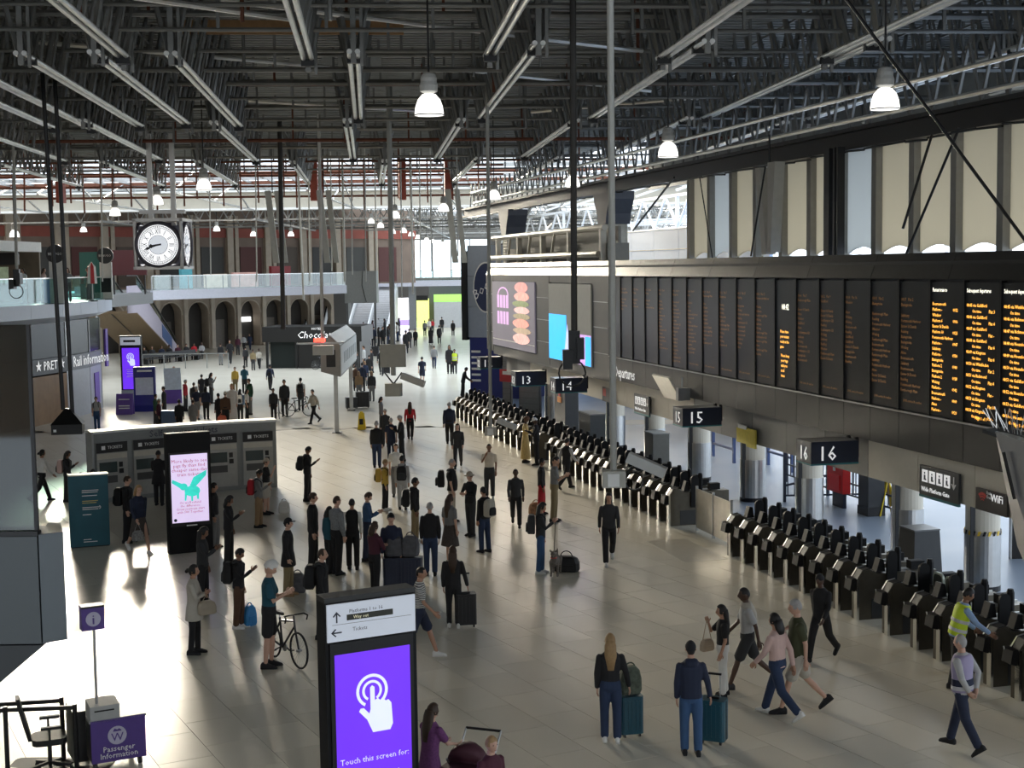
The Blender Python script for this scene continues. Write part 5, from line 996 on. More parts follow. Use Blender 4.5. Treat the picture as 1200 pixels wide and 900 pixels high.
    if hairk in('short',): sh_(.055,-.005,-.055,1.13)
    elif hairk=='crop': sh_(.062,.02,-.05,1.07)
    elif hairk in('long','bob','bun','pony'):
        sh_(.06,-.05,-.09,1.17)
        if hairk!='bun':
            L=.40 if hairk=='long' else (.16 if hairk=='bob' else .3); w_=.10 if hairk!='pony' else .035
            hair.loft([[hm@q if 0 else lm@V(q.x,q.y,q.z) for q in r] for r in tor([(1.66,.07,.05,-.05),(1.58,w_*.95,.06,-.055),(1.58-L*.5,w_,.05,-.085),(1.58-L,w_*.55,.03,-.10)],10)])
        else: hair.loft(limb([hm@V(0,-.11,.02),hm@V(0,-.15,-.02)],[.04,.035],8))
    elif hairk=='fringe': sh_(.5,.0,-.06,1.06)
    elif hairk in('cap','flat','hat','helmet','beanie','turban'):
        if hairk in('cap','flat','hat'): sh_(.5,-.01,-.06,1.08)
        cap=MB(); vs,fs=headgrid(hairshell({'helmet':.035,'beanie':.03,'turban':.03}.get(hairk,.045),.02,0 if hairk!='beanie' else -.03,{'helmet':1.34,'turban':1.4,'hat':1.2}.get(hairk,1.17)),18,12); cap.add([hm@v for v in vs],fs)
        if hairk in('cap','flat'): cap.loft([[hm@V(x*w,y,.052-d) for x,d in((-1,.0),(0,-.012),(1,.0),(1,.008),(0,-.002),(-1,.008))] for y,w in((.05,.078),(.10,.072),(.165,.045))])
        if hairk=='hat': cap.loft([[hm@V(r*math.cos(t),r*1.1*math.sin(t),z) for t in[2*math.pi*i/16 for i in range(16)]] for r,z in((.07,.06),(.15,.03),(.15,.022),(.07,.05))])
        extra=cap
    P['body']=body; P['skinx']=hb; P['top']=top; P['bottom']=bot; P['shoeL'],P['shoeR']=shoes; P['hair']=hair if hair.v else None; P['headwear']=extra
    P['dz']=dz; P['arms']=arms; P['lm']=lm; P['hm']=hm
    return P
_cache={}; _tmp=[]
def figure(key):
    if key in _cache: return _cache[key]
    pose,topk,botk,hairk,bulk,lod=key; P=build_parts(*key); vox=(.016,.02,.03)[lod]
    for k in('body','top','bottom'):
        if P[k] is None or not P[k].v: P[k]=None; continue
        me=P[k].mesh('tmp'); o=D.objects.new('tmp',me); C.objects.link(o); md=o.modifiers.new('r','REMESH'); md.mode='VOXEL'; md.voxel_size=vox; md.use_smooth_shade=True
        _tmp.append((o,P,k)); 
    _cache[key]=P; return P
SPEC=[]
FACE=dict(A=0,T=180,R=-90,L=90,AR=-45,AL=45,TR=-140,TL=140)
def person(x,y,hpx,face,pose,top,bot,hair,where,skin=0,bulk=1.0,shoe='black',inner=None,bag=None,**kw):
    SPEC.append(dict(x=x,y=y,h=hpx,f=FACE[face] if isinstance(face,str) else face,pose=pose,top=top.split(),bot=bot.split(),hair=hair.split(),where=where,skin=skin,bulk=bulk,shoe=shoe,inner=inner,bag=bag,**kw))
p=person
# near right
p(716,869,122,'A','hold','black shirt','denim jeans','long blonde','with long blonde hair beside a teal suitcase',shoe='white')
p(810,884,128,'A','hold','navy hoodie','blue jeans','cap black','in a black cap beside a teal suitcase')
p(847,816,104,'L','face','black tee','white trousers','long black','holding up a beige handbag',1)
p(876,806,118,'L','walk','pale_grey tee','charcoal shorts','crop black','with a stone sweater over the shoulders',3,shoe='charcoal')
p(911,841,122,'AL','walkb','pink shirt','denim jeans','bob black','walking arm in arm in white trainers',1,shoe='white')
p(936,834,131,'L','hug','olive polo','stone shorts','short grey','with an arm around the pink shirted person',0,1.12)
p(962,773,101,'TL','walkb','black jacket','black trousers','beanie black','walking alone beside the near gates',3)
p(1121,805,114,'R','lean','pale_blue shirt','black trousers','short black','in a lime hi-vis vest leaning on a gate',2,vest='lime')
p(1127,882,132,'AL','back','pale_grey shirt','navy trousers','fringe grey','in a lilac staff vest with hands behind back',0,1.08,vest='lilac')
# near bottom
p(505,962,130,'AR','push','purple sdress','purple skirt','long brown','pushing the maroon pram',0)
p(577,1005,138,'TR','stand','burgundy shirt','charcoal trousers','short blonde','at the very bottom edge, only head showing',0)
p(492,771,107,'R','walk','striped tee','navy shorts','crop black','half hidden behind the near totem',1,shoe='white')
p(532,735,92,'A','hold','black jacket','black leggings','long brown','pulling a black suitcase',0,shoe='white')
# left middle cluster
p(317,782,122,'R','both','teal jersey','black shorts','helmet white','in a white cycle helmet holding a bicycle',0)
p(229,766,101,'R','fold','stone coat','black leggings','bun black','with a beige shoulder bag',1)
p(281,736,91,'R','phone','black hoodie','brown trousers','short black','reading a phone near a blue bag',2,bag='black backpack',shoe='white')
p(239,712,92,'R','phone','charcoal jacket','black trousers','long black','standing before the pig advert totem',2,shoe='white')
p(252,642,74,'R','stand','black jacket','grey wide','short black','right beside the lit pig totem',1)
p(269,661,78,'R','phone','black jacket','black trousers','bob black','with a white bag strap near the pig totem',2)
p(164,648,80,'TR','walk','navy jacket','floral skirt','bob blonde','in a flowery skirt carrying a bag',0,shoe='white')
p(151,636,76,'R','stand','black jacket','black trousers','short brown','beside the teal box',0,bag='black backpack')
p(50,588,61,'AR','walk','white shirt','black trousers','bun black','walking left of the teal box',1)
p(80,588,58,'R','phone','charcoal jacket','charcoal trousers','long black','holding a cup behind the teal box',2,bag='pink backpack')
p(97,622,66,'A','stand','black hoodie','black trousers','short black','head showing above the teal box',2)
p(111,618,66,'A','stand','black jacket','navy trousers','short black','partly hidden behind the teal box',2)
p(187,592,62,'A','both','black coat','black trousers','short black','using a ticket machine',2)
p(339,698,88,'R','stand','black coat','khaki trousers','flat black','in a flat cap with a rucksack by the feet',0,shoe='tan')
p(379,748,102,'R','stand','black hoodie','charcoal trousers','fringe brown','bald headed, behind the near totem',0,bag='black backpack')
p(368,668,88,'R','stand','black jacket','black trousers','short brown','in a dark suit at the front of the queue',0)
p(387,671,75,'AR','stand','teal hoodie','black trousers','bob black','in a bright teal jacket',1)
p(396,673,89,'AR','stand','checked shirt','black trousers','crop brown','in a checked shirt within the queue',0)
p(414,667,80,'A','stand','black vest','black trousers','crop black','in a black vest over white sleeves',1,inner='white')
p(431,657,78,'R','both','blue shirt','navy trousers','short brown','reading a paper in the queue',0)
p(440,699,85,'AR','fold','burgundy shirt','black trousers','bob brown','next to the stacked blue cases',0)
p(460,694,90,'T','stand','navy jacket','black trousers','cap black','in a black cap behind the blue cases',0)
p(487,636,74,'R','stand','black hoodie','khaki trousers','short black','with a black rucksack in the centre',2,bag='black backpack',shoe='white')
p(505,674,83,'A','stand','black jacket','denim jeans','crop grey','with pale shoulder yoke in the centre',0)
p(528,662,80,'AR','stand','grey tee','floral skirt','long brown','in a dark flowery long skirt',0)
p(530,612,72,'R','stand','black tee','beige trousers','crop grey','broad shape with a dark backpack',0,1.25,bag='black backpack')
p(552,628,73,'TL','fold','black jacket','charcoal trousers','hat beige','in a pale brimmed hat',0)
p(568,647,74,'AL','stand','black jacket','denim jeans','short black','with a pale bag on the back',1,bag='stone backpack')
p(574,584,62,'T','face','cream tee','charcoal trousers','crop black','touching chin while walking in the open',2,shoe='white')
p(605,616,67,'T','walk','charcoal jacket','black trousers','crop black','walking forward in the open middle',3)
p(635,603,64,'R','stand','black jacket','red wide','short black','in bright red trousers with a basket bag',2)
p(650,611,74,'R','both','grey tee','khaki trousers','crop black','with a lime lanyard card',1)
p(634,672,81,'R','phone','charcoal jacket','blue jeans','long black','holding the dog lead',1,bag='charcoal backpack',shoe='white')
p(714,660,83,'T','walkb','charcoal jacket','black trousers','long black','walking alone with a long shadow',1,shoe='white')
p(664,573,60,'AR','walk','black vest','black trousers','short black','stepping up to the middle gates',1,inner='pale_grey')
p(616,542,52,'R','both','gold robe','gold long','turban brown','in a long golden robe',3)
p(629,545,54,'L','both','black jacket','black trousers','cap white','in a white cap talking by the gates',3)
p(537,548,52,'T','walkb','charcoal jacket','charcoal trousers','long brown','with a white top under a dark suit',0,inner=None)
p(527,521,50,'A','walk','navy jacket','black trousers','crop grey','walking away down the concourse',0,1.12)
p(481,515,44,'A','walk','red shirt','black trousers','long brown','in a bright red top',0)
p(442,548,53,'A','stand','black jacket','denim jeans','short grey','grey haired at the edge of a group',0,1.1)
p(459,540,49,'A','stand','navy tee','navy trousers','fringe grey','balding, in the middle of a group',0,1.1)
p(471,541,53,'L','both','black jacket','black trousers','short grey','at the right of a talking group',0)
p(452,523,38,'T','stand','charcoal shirt','charcoal trousers','short grey','at the back of a talking group',0)
p(447,505,30,'R','stand','grey shirt','grey trousers','bob black','small figure behind a talking group',1)
p(465,582,60,'T','stand','white tee','grey trousers','bun brown','facing the camera in a white top',0)
p(452,598,58,'R','stand','yellow jacket','black trousers','short blonde','with a black and yellow backpack',0,bag='yellow backpack',shoe='white')
p(472,597,61,'A','stand','pale_grey hoodie','pale_grey trousers','short black','with a round black backpack',1,bag='black backpack')
p(361,587,62,'R','phone','black hoodie','black trousers','short black','standing alone with a black rucksack',2,bag='black backpack')
p(304,618,66,'R','phone','grey hoodie','tan trousers','short black','with a bright red rucksack',2,bag='red backpack')
p(313,603,64,'R','face','black tee','stone shorts','cap beige','in a pale cap covering face by machines',0,bag=None)
# middle distance left
p(114,504,38,'T','stand','pale_grey tee','blue jeans','short brown','with rucksack straps before the shop',0,bag='charcoal backpack')
p(205,466,36,'T','stand','black coat','black trousers','fringe grey','tall dark coat by the map stand',0)
p(218,482,36,'R','stand','red hoodie','black trousers','short grey','in a red top by the map stands',0)
p(228,483,33,'A','stand','charcoal jacket','black trousers','short brown','behind the red top by map stands',0)
p(231,492,38,'A','stand','navy polo','grey shorts','short grey','in shorts by the map stands',0)
p(242,491,37,'A','stand','navy jacket','black trousers','bob black','with a cross strap by the map stands',1)
p(237,471,31,'A','stand','charcoal tee','charcoal trousers','short black','at the back of the map stand group',2)
p(248,473,35,'R','face','grey jacket','charcoal trousers','long black','pointing out in the map stand group',1,bag='black backpack')
p(265,502,42,'A','stand','brown jacket','black trousers','cap stone','in a pale cap and puffy coat',0,1.15)
p(257,500,38,'AL','stand','black jacket','black trousers','short black','next to the puffy coat, carrying orange bag',2)
p(276,460,27,'T','stand','yellow jacket','khaki trousers','short brown','in a mustard coat',0)
p(287,461,32,'A','fold','teal hoodie','black trousers','short black','arms raised behind the mustard coat',2)
p(293,486,41,'TL','stand','green hoodie','grey trousers','short brown','in a green printed hoodie',0)
p(273,496,45,'T','stand','white robe','white long','bob blonde','all in white on a small plinth',0)
p(282,493,33,'A','stand','pale_blue jacket','black trousers','long black','with a white tote before the white figure',1,bag='white backpack')
p(290,493,33,'R','stand','white tee','black leggings','long black','in a white top beside the tote bag',1)
p(183,500,36,'R','stand','green jacket','charcoal trousers','short black','left of the blue suitcase',1)
p(187,507,34,'R','stand','burgundy jacket','charcoal trousers','cap stone','in a pale cap left of blue suitcase',0)
p(211,508,30,'A','stand','black jacket','black trousers','short black','right of the blue suitcase',2)
p(227,508,31,'A','stand','grey shirt','grey trousers','short brown','behind the ticket machines alone',0)
p(193,492,38,'L','stand','charcoal jacket','black trousers','short brown','reading the tilted map stand',0)
p(317,457,30,'A','walk','navy jacket','black trousers','short black','before the black kiosk',2,bag='navy backpack')
p(321,492,36,'T','stand','charcoal jacket','black trousers','short black','left of the bicycles',2)
p(334,488,42,'T','stand','charcoal jacket','charcoal trousers','short black','holding the left bicycle',1)
p(353,481,37,'A','stand','white tee','charcoal trousers','cap black','in white with a black rucksack at bicycle',0,bag='black backpack')
p(368,496,40,'TL','walk','stone jacket','black trousers','short black','in a pale coat right of the bicycles',0,bag=None)
for i,(x,y,h,c,d) in enumerate(sorted(((259,428,25,'black','grey'),(270,426,28,'black','black'),(279,416,22,'burgundy','charcoal'),(288,430,22,'charcoal','black'),(297,434,20,'khaki','charcoal'),(304,432,17,'stone','black'),(286,412,20,'pale_grey','black'),(293,410,18,'navy','navy')))):
    p(x,y,h,('A','T')[i%2],('stand','walk')[i%2],c+' jacket',d+' trousers',('short brown','short black','bob brown')[i%3],ORD[i]+' from the left beside the chocolate kiosk',i%4)
# far middle
p(495,450,32,'A','walk','navy tee','navy shorts','short black','in dark shorts in the far middle',0)
p(509,432,27,'A','walk','grey jacket','navy trousers','short brown','in a grey coat walking far off',0)
p(527,438,33,'T','stand','black coat','black trousers','long black','next to the far hi-vis vest',2)
p(533,438,28,'T','stand','charcoal tee','black trousers','short black','in a hi-vis vest in the far middle',2,vest='lime')
p(543,467,36,'R','lean','black jacket','black trousers','short black','leaning by the blue wall',2)
p(447,440,32,'T','walk','black jacket','black trousers','short black','before the far crowd pulling a case',2)
p(463,430,26,'A','stand','black coat','charcoal trousers','short brown','partly behind the camera pole',0)
p(476,414,26,'A','stand','black jacket','black trousers','short black','in black, left of the far pair',2)
p(480,408,22,'A','stand','charcoal jacket','charcoal trousers','short brown','just behind the far dark figure',0)
p(487,406,20,'T','stand','black jacket','black trousers','short black','facing us before the bright screen',1)
p(505,404,20,'A','stand','black dress','black long','long black','in a long black dress far away',2)
p(515,403,21,'A','stand','charcoal jacket','black trousers','short black','with a dark coat beside the long dress',1)
p(518,390,18,'A','stand','black jacket','charcoal trousers','short black','in black near the green sign',1)
p(531,394,18,'T','stand','black jacket','black trousers','short black','alone before the white shutter',2)
p(498,394,18,'A','stand','grey jacket','charcoal trousers','short brown','in grey before the far lime panel',0)
p(503,391,17,'A','stand','white jacket','stone trousers','bob blonde','in white far behind',0)
p(507,390,15,'T','stand','red jacket','charcoal trousers','short brown','in red far behind',0)
for i,(x,y,h,c) in enumerate(sorted(((428,400,18,'black'),(433,404,22,'charcoal'),(438,407,24,'navy'),(444,406,22,'black'),(449,408,26,'black'),(455,407,25,'charcoal'),(460,406,24,'grey'),(437,394,18,'burgundy'),(444,392,18,'pink'),(451,394,20,'black'),(458,395,18,'brown'),(426,394,14,'red'),(466,400,22,'white'),(468,393,20,'charcoal'),(441,388,15,'khaki'),(449,386,14,'stone')))):
    p(x,y,h,('A','T','L','R')[i%4],('stand','rest','phone')[i%3],c+' jacket',('black','charcoal','denim')[i%3]+' trousers',('short black','short brown','bob black','long brown')[i%4],ORD[i]+' from the left in the crowd at the stairs',i%4)
for i,(x,y,h,c) in enumerate(sorted(((427,436,30,'pale_grey'),(436,437,27,'black'),(419,443,30,'charcoal'),(425,460,34,'navy'),(421,468,32,'tan'),(436,470,34,'charcoal'),(428,452,26,'denim'),(417,458,28,'brown'),(433,443,26,'black')))):
    p(x,y,h,('A','L','T')[i%3],('stand','rest')[i%2],c+' jacket',('black','charcoal','grey')[i%3]+' trousers',('short black','short brown','bob blonde')[i%3],ORD[i]+' from the left in the sign box queue',i%3)
for i,x in enumerate((170,179,190,199,209,219,228,237)):
    p(x,426.5-i*.9,13,'T','sit',('black','charcoal','navy','black','burgundy','charcoal','red','pale_grey')[i]+' jacket',('black','charcoal')[i%2]+' trousers',('short black','bob brown','short brown')[i%3],ORD[i]+' from the left on the escalator bench',i%4,sit=1)
# cafe guests and people behind the gates
for i,(x,Y) in enumerate(((28,69),(52,70),(80,71),(104,73))):
    q=AY(x,340,Y); SPEC.append(dict(loc=V(q.x,Y,5.75),hh=1.68,f=(150,-90,180,90)[i],pose='stand',top=[('white','pink','grey','charcoal')[i],'tee'],bot=['charcoal','trousers'],hair=['bob','brown'],where=ORD[i]+' from the left on the cafe mezzanine',skin=0,bulk=1,shoe='black',inner=None,bag=None,h=40))
# build
for s in SPEC:
    if 'loc' not in s:
        g=G(s['x'],s['y']); s['loc']=g; s['hh']=1.72 if s.get('sit') else max(1.50,min(1.93,AY(s['x'],s['y']-s['h'],g.y+.02).z/.985))
    lod=0 if s['h']>70 else (1 if s['h']>42 else 2)
    s['fig']=figure((s['pose'],s['top'][1],s['bot'][1],s['hair'][0],s['bulk'],lod)); s['lod']=lod
bpy.context.view_layer.update(); _dg0=bpy.context.evaluated_depsgraph_get()
for o,P,k in _tmp:
    me=D.meshes.new_from_object(o.evaluated_get(_dg0)); me.polygons.foreach_set('use_smooth',[True]*len(me.polygons))
    if k=='body':                                   # head and hands continue the remeshed body
        hb=P['skinx']; nv=len(me.vertices); v=np.empty(nv*3,'f'); me.vertices.foreach_get('co',v); fs=[tuple(q.vertices) for q in me.polygons]
        b=MB(); b.v=[tuple(t) for t in v.reshape(-1,3)]; b.f=fs; b.add(hb.v,hb.f); me2=b.mesh('body',True); D.meshes.remove(me); me=me2
    me.name=k; P[k]=me; D.objects.remove(o)
WORD={'sdress':'dress','jersey':'cycling jersey','polo':'polo shirt','tee':'t-shirt','wide':'wide trousers','long':'full-length skirt','crop':'top'}
def mesh_of(P,k,smooth=True):
    if isinstance(P[k],MB): P[k]=P[k].mesh(k,smooth)
    return P[k]
def put(P,k,name,m,parent):
    if P[k] is None: return None
    me=mesh_of(P,k)
    if not me.materials: me.materials.append(m)
    o=O(name,me,m,parent,loc=(0,0,P['dz'])); return o
def worn(name,label,cat,s,group=None):
    t=T(name,label,cat,s['loc'],R(s['f']),group); k=s['hh']/1.75; t.scale=(k,k,k); return t
for s in SPEC:
    P=s['fig']; tc,tk=s['top']; bc,bk=s['bot']; hk,hc=s['hair']
    cw=lambda c:c.replace('_',' ')
    lab='person in %s %s and %s %s %s'%(cw(tc),WORD.get(tk,tk),cw(bc),WORD.get(bk,bk),s['where'])
    if tk in('robe','dress','sdress') and bc==tc: lab='person in %s %s %s'%(cw(tc),WORD.get(tk,tk),s['where'])
    if len(lab.split())>16: lab='person in %s %s %s'%(cw(tc),WORD.get(tk,tk),s['where'])
    t=worn('person',lab,'person',s); s['root']=t
    put(P,'body','body',SKIN[s['skin']],t); put(P,'top',{'tee':'shirt','polo':'shirt','crop':'shirt','sdress':'dress','jersey':'shirt'}.get(tk,tk),cloth(tc),t)
    put(P,'bottom',{'jeans':'trousers','wide':'trousers','long':'skirt'}.get(bk,bk),cloth(bc),t)
    for k in('shoeL','shoeR'): put(P,k,'shoe',cloth(s['shoe']),t)
    capc={'cap':hc,'flat':hc,'hat':hc,'helmet':hc,'beanie':hc,'turban':hc}.get(hk)
    if P['hair'] is not None: put(P,'hair','hair',mat('hair_'+(hc if hc in HAIR else 'brown'),HAIR.get(hc,HAIR['brown']),.6,noise=.3,scale=25),t)
    if P['headwear'] is not None: put(P,'headwear',{'flat':'cap'}.get(hk,hk),cloth(hc),t)
    if s['lod']==0 and abs((s['f']+180)%360-180)>40:
        for sd in(-1,1): O('eye',MB().box(P['hm']@V(sd*.031,.083,.012),(.022,.008,.012)),mat('eye_dark',(.02,.015,.012),.3),t,loc=(0,0,P['dz']))
        O('mouth',MB().box(P['hm']@V(0,.092,-.058),(.04,.006,.007)),mat('lips',(.28,.09,.08),.5),t,loc=(0,0,P['dz']))
    if s.get('vest'):
        b=MB(); b.loft([[P['lm']@q for q in r] for r in tor([(.90,.190,.145,0),(1.0,.182,.142,0),(1.12,.178,.138,0),(1.26,.198,.142,0),(1.36,.196,.138,-.005),(1.425,.165,.115,-.005),(1.45,.12,.10,0)],16)])
        vo=O('hi_vis_vest',b,mat('vest_'+s['vest'],COL[s['vest']],.7),t,loc=(0,0,P['dz']),smooth=True)
        for z in((1.0,1.16) if s['vest']=='lime' else (.96,)): O('reflective_band',MB().loft([[P['lm']@q for q in r] for r in tor([(z-.028,.196,.150,0),(z+.028,.196,.150,0)],16)]),mat('reflective_grey',(.5,.5,.52),.4),vo)
        if s['vest']=='lilac': O('navy_hem',MB().loft([[P['lm']@q for q in r] for r in tor([(.99,.192,.147,0),(1.09,.187,.145,0)],16)]),cloth('navy'),vo)
    if s['inner']:
        for sd in(-1,1):
            sh,e,w,f=P['arms'][sd]; O('sleeve',MB().loft(limb([sh,sh.lerp(e,.5),e,e.lerp(w,.8)],[.066,.06,.05,.042],10)),cloth(s['inner']),t,loc=(0,0,P['dz']),smooth=True)
    if s['bag'] and 'backpack' in s['bag']:
        c=s['bag'].split()[0]; bp_=worn('backpack',('%s backpack of the person %s'%(cw(c),s['where'])),'backpack',s)
        dz=P['dz']; lm=Matrix.Translation((0,0,dz))@P['lm']
        def bx(cn,hx,hy,hz,top=.75): return MB().loft([[lm@V(cn[0]+a*hx*k1,cn[1]+b*hy*k1,cn[2]+z*hz) for a,b in((-1,-.6),(-.7,-1),(.7,-1),(1,-.6),(1,.8),(-1,.8))] for z,k1 in((-1,.8),(-.85,1),(.3,1),(.8,.88),(1,top*.75))])
        O('pack',bx((0,-.225*s['bulk'],1.2),.155,.105,.235),cloth(c),bp_,smooth=False); O('front_pocket',bx((0,-.335*s['bulk'],1.12),.115,.035,.11),cloth('black' if c!='black' else 'charcoal'),bp_)
        for sd in(-1,1): O('strap',MB().path([lm@V(sd*.10,-.13,1.42),lm@V(sd*.11,-.03,1.475),lm@V(sd*.125,.105,1.38),lm@V(sd*.135,.10,1.22),lm@V(sd*.15,-.1,1.05)],.017,5),cloth('black' if c!='black' else 'charcoal'),bp_)
# ------------------------------------------------------------------ luggage, bicycles, pram and dog
def suitcase(label,p,rz,w,d,h,c,handle=.0,ribs=5,cat='suitcase'):
    t=T('suitcase',label,cat,p,rz); m=mat('case_'+c,COL[c],.35,noise=.1); r_=.05
    O('shell',MB().rbox((0,0,.06+(h-.06)/2),(w,d,h-.06),.05),m,t)
    for i in range(ribs):
        x=-w/2+.06+(w-.12)*i/max(1,ribs-1)
        for q in(-1,1): O('rib',MB().bb(x-.012,x+.012,q*(d/2)-.008,q*(d/2)+.008,.12,h-.06),m,t)
    for sx in(-1,1):
        for sy in(-1,1): O('wheel',MB().cyl((sx*(w/2-.06)-.015,sy*(d/2-.05),.035),(sx*(w/2-.06)+.015,sy*(d/2-.05),.035),.035,10),BLACK,t)
    O('zip',MB().bb(-w/2-.006,w/2+.006,-.008,.008,.08,h-.02),BLACK,t); O('grip',MB().bb(-.09,.09,-.015,.015,h,h+.03),BLACK,t)
    if handle:
        for x in(-.08,.08): O('handle_tube',MB().cyl((x,d/2-.05,h-.02),(x,d/2-.05,h+handle),.01,6),GALV,t)
        O('handle_bar',MB().bb(-.1,.1,d/2-.065,d/2-.035,h+handle-.01,h+handle+.02),BLACK,t)
    return t
def softbag(name,label,p,rz,w,d,h,m,cat='bag',strap=True):
    t=T(name,label,cat,p,rz)
    O('sack',MB().loft([[(a*w/2*k,b*d/2*k,z*h) for a,b in((-.8,-1),(.8,-1),(1,-.5),(1,.5),(.8,1),(-.8,1),(-1,.5),(-1,-.5))] for z,k in((0,.86),(.12,1),(.55,.98),(.85,.82),(1,.5))]),m,t,smooth=False)
    if strap: O('handle',MB().torus((0,0,h*.95),w*.22,.012,'y',12,5,0,math.pi),m,t)
    O('flap',MB().bb(-w*.3,w*.3,-d/2-.01,-d/2+.02,h*.2,h*.5),m,t); return t
c1=suitcase('teal ribbed suitcase beside the long blonde haired person',G(739,862),R(12),.36,.26,.64,'teal')
softbag('tote_bag','patterned grey green tote resting on the teal suitcase',c1.location+V(0,0,.67),R(15),.34,.2,.42,mat('tote_pattern',(.10,.12,.09),.8,noise=.9,scale=14),'bag')
suitcase('teal ribbed suitcase beside the navy hooded person',G(836,870),R(-25),.40,.28,.68,'teal',.35)
suitcase('black upright suitcase with raised handle in the middle',G(546,734),R(10),.42,.28,.68,'black',.38)
for x,y,l,rz in((463,694,'navy upright case left of the pair, under a rucksack',8),(482,694,'navy upright case right of the pair, under a rucksack',-6)):
    c_=suitcase(l,G(x,y),R(rz),.52,.32,.80,'navy',0,6)
    softbag('rucksack','grey rucksack on top of the navy case '+('beside the burgundy top' if x<470 else 'nearer the near totem'),c_.location+V(0,0,.83),R(rz),.40,.26,.46,mat('rucksack_grey',(.09,.09,.10),.8,noise=.5,scale=9),'rucksack')
softbag('rucksack','grey rucksack on the floor beside the flat-capped person',G(349,694),R(10),.36,.28,.45,mat('rucksack_grey'),'rucksack')
softbag('carrier_bag','bright blue bag on the floor by the brown trousers',G(293,733),R(60),.32,.16,.42,mat('bag_blue',(.02,.20,.48),.5),'bag')
softbag('carrier_bag','white paper carrier bag alone on the floor',G(333,601),R(10),.34,.18,.36,mat('bag_white',(.75,.73,.68),.7),'bag')
softbag('duffel_bag','black duffel bag on the floor behind the dog',G(664,669),R(-10),.62,.36,.36,mat('bag_black',(.012,.012,.013),.6),'bag')
suitcase('bright blue suitcase behind the ticket machines',G(200,507),R(0),.75,.4,1.0,'blue')
softbag('shopping_bag','orange red shopping bag by the puffy coat',G(261,502),0,.5,.3,.62,mat('bag_orange',(.75,.16,.08),.6),'bag')
suitcase('black case standing in the queue behind the sign box',G(425,478),R(10),.7,.4,.85,'black'); suitcase('charcoal case at the end of the sign box queue',G(412,479),R(20),.6,.35,.6,'charcoal'); suitcase('black case rolling next to the far dark walker',G(453,438),0,.5,.3,.7,'black',.3)
for x,y,l in ((440,418,'black'),(459,409,'charcoal')): suitcase('%s case within the far crowd at the stairs'%l,G(x,y),0,.6,.4,.85,l)
softbag('basket_bag','patterned basket bag carried beside the red trousers',G(628,603),R(20),.42,.22,.36,mat('basket_pattern',(.40,.22,.12),.8,noise=.9,scale=16),'bag')
def hand(i,sd): s=SPEC[i]; P=s['fig']; w=P['arms'][sd][2]+P['arms'][sd][3]*.09; return s['root'].matrix_basis@(w+V(0,0,P['dz']))
bpy.context.view_layer.update()
for i,sd,nm,l,w,d,h,m,dr in((2,1,'handbag','beige handbag on a long strap held by the white-trousered person',.26,.12,.2,mat('bag_beige',(.40,.31,.22),.6),.42),(19,1,'handbag','black and white handbag carried by the flowery skirt wearer',.3,.14,.26,mat('bag_mono',(.2,.2,.2),.7,noise=.95,scale=22),.32),(14,-1,'shoulder_bag','beige shoulder bag at the side of the stone coat',.36,.14,.26,mat('bag_stone',(.36,.31,.24),.7),.22)):
    q=hand(i,sd); b=softbag(nm,l,q-V(0,0,dr+h*.6),R(30),w,d,h,m,'handbag',False)
    for x in(-.09,.09): O('strap',MB().cyl((x,0,h*.9),(0,0,dr+h*.6),.008,5),m,b)
for i,sd,l in((15,1,'phone held by the person near the blue bag'),(61 if 0 else 16,1,'phone held in front of the pig totem'),):
    q=hand(i,sd); t=tag(O('phone',MB().box((0,0,0),(.075,.012,.15)),BLACK,None,loc=q,rot=(R(-35),0,R(SPEC[i]['f']))),'small dark '+l,'phone')
def bicycle(label,p,rz,group=None):
    t=T('bicycle',label,'bicycle',p,rz); K=BLACK        # local x forward
    for nm_,x in(('rear_wheel',-.51),('front_wheel',.51)):
        w=O(nm_,MB().torus((x,0,.34),.32,.02,'y',28,6),mat('tyre',(.012,.012,.012),.7),t); sp=MB()
        for i in range(10): a=math.pi*i/10; sp.cyl((x-.31*math.cos(a),0,.34-.31*math.sin(a)),(x+.31*math.cos(a),0,.34+.31*math.sin(a)),.003,3)
        O('spokes',sp,GALV,w); O('hub',MB().cyl((x,-.05,.34),(x,.05,.34),.025,8),GALV,w)
    fr=MB()
    for a,b in(((-.12,.28),(-.2,.82)),((-.12,.28),(.36,.75)),((-.18,.76),(.35,.85)),((-.51,.34),(-.12,.28)),((-.51,.34),(-.18,.76)),((.34,.95),(.38,.70)),((.38,.70),(.51,.34))): fr.cyl((a[0],0,a[1]),(b[0],0,b[1]),.02,7)
    O('frame',fr,mat('bike_black',(.015,.015,.018),.3,.3),t); O('saddle',MB().loft([[(x,y*w,.88+z) for y,z in((-1,0),(1,0),(.6,.05),(-.6,.05))] for x,w in((-.33,.08),(-.2,.06),(-.06,.02))]),K,t); O('seat_post',MB().cyl((-.2,0,.8),(-.21,0,.9),.014,6),GALV,t)
    O('handlebar',MB().path([(.42,-.22,.86),(.46,-.22,.95),(.36,-.2,.97),(.36,.2,.97),(.46,.22,.95),(.42,.22,.86)],.014,6),K,t); O('chainring',MB().cyl((-.12,.03,.28),(-.12,.045,.28),.09,18),GALV,t)
    for s_ in(-1,1): O('pedal',MB().bar((-.12,s_*.06,.28),(-.12+s_*.12,s_*.08,.22),.02).box((-.12+s_*.12,s_*.12,.22),(.09,.07,.02)),K,t)
    return t
fw=G(351,784); d=Vector((.6,-.8,0)); bicycle('black road bicycle held by the helmeted cyclist',fw-d*.51,math.atan2(d.y,d.x))
bicycle('dark bicycle left of two behind the ticket machines',G(327,490),R(-80)); bicycle('dark bicycle beside the white-topped person with the rucksack',G(350,488),R(15))
bicycle('bicycle parked at the black chocolate kiosk',G(378,433),R(20))
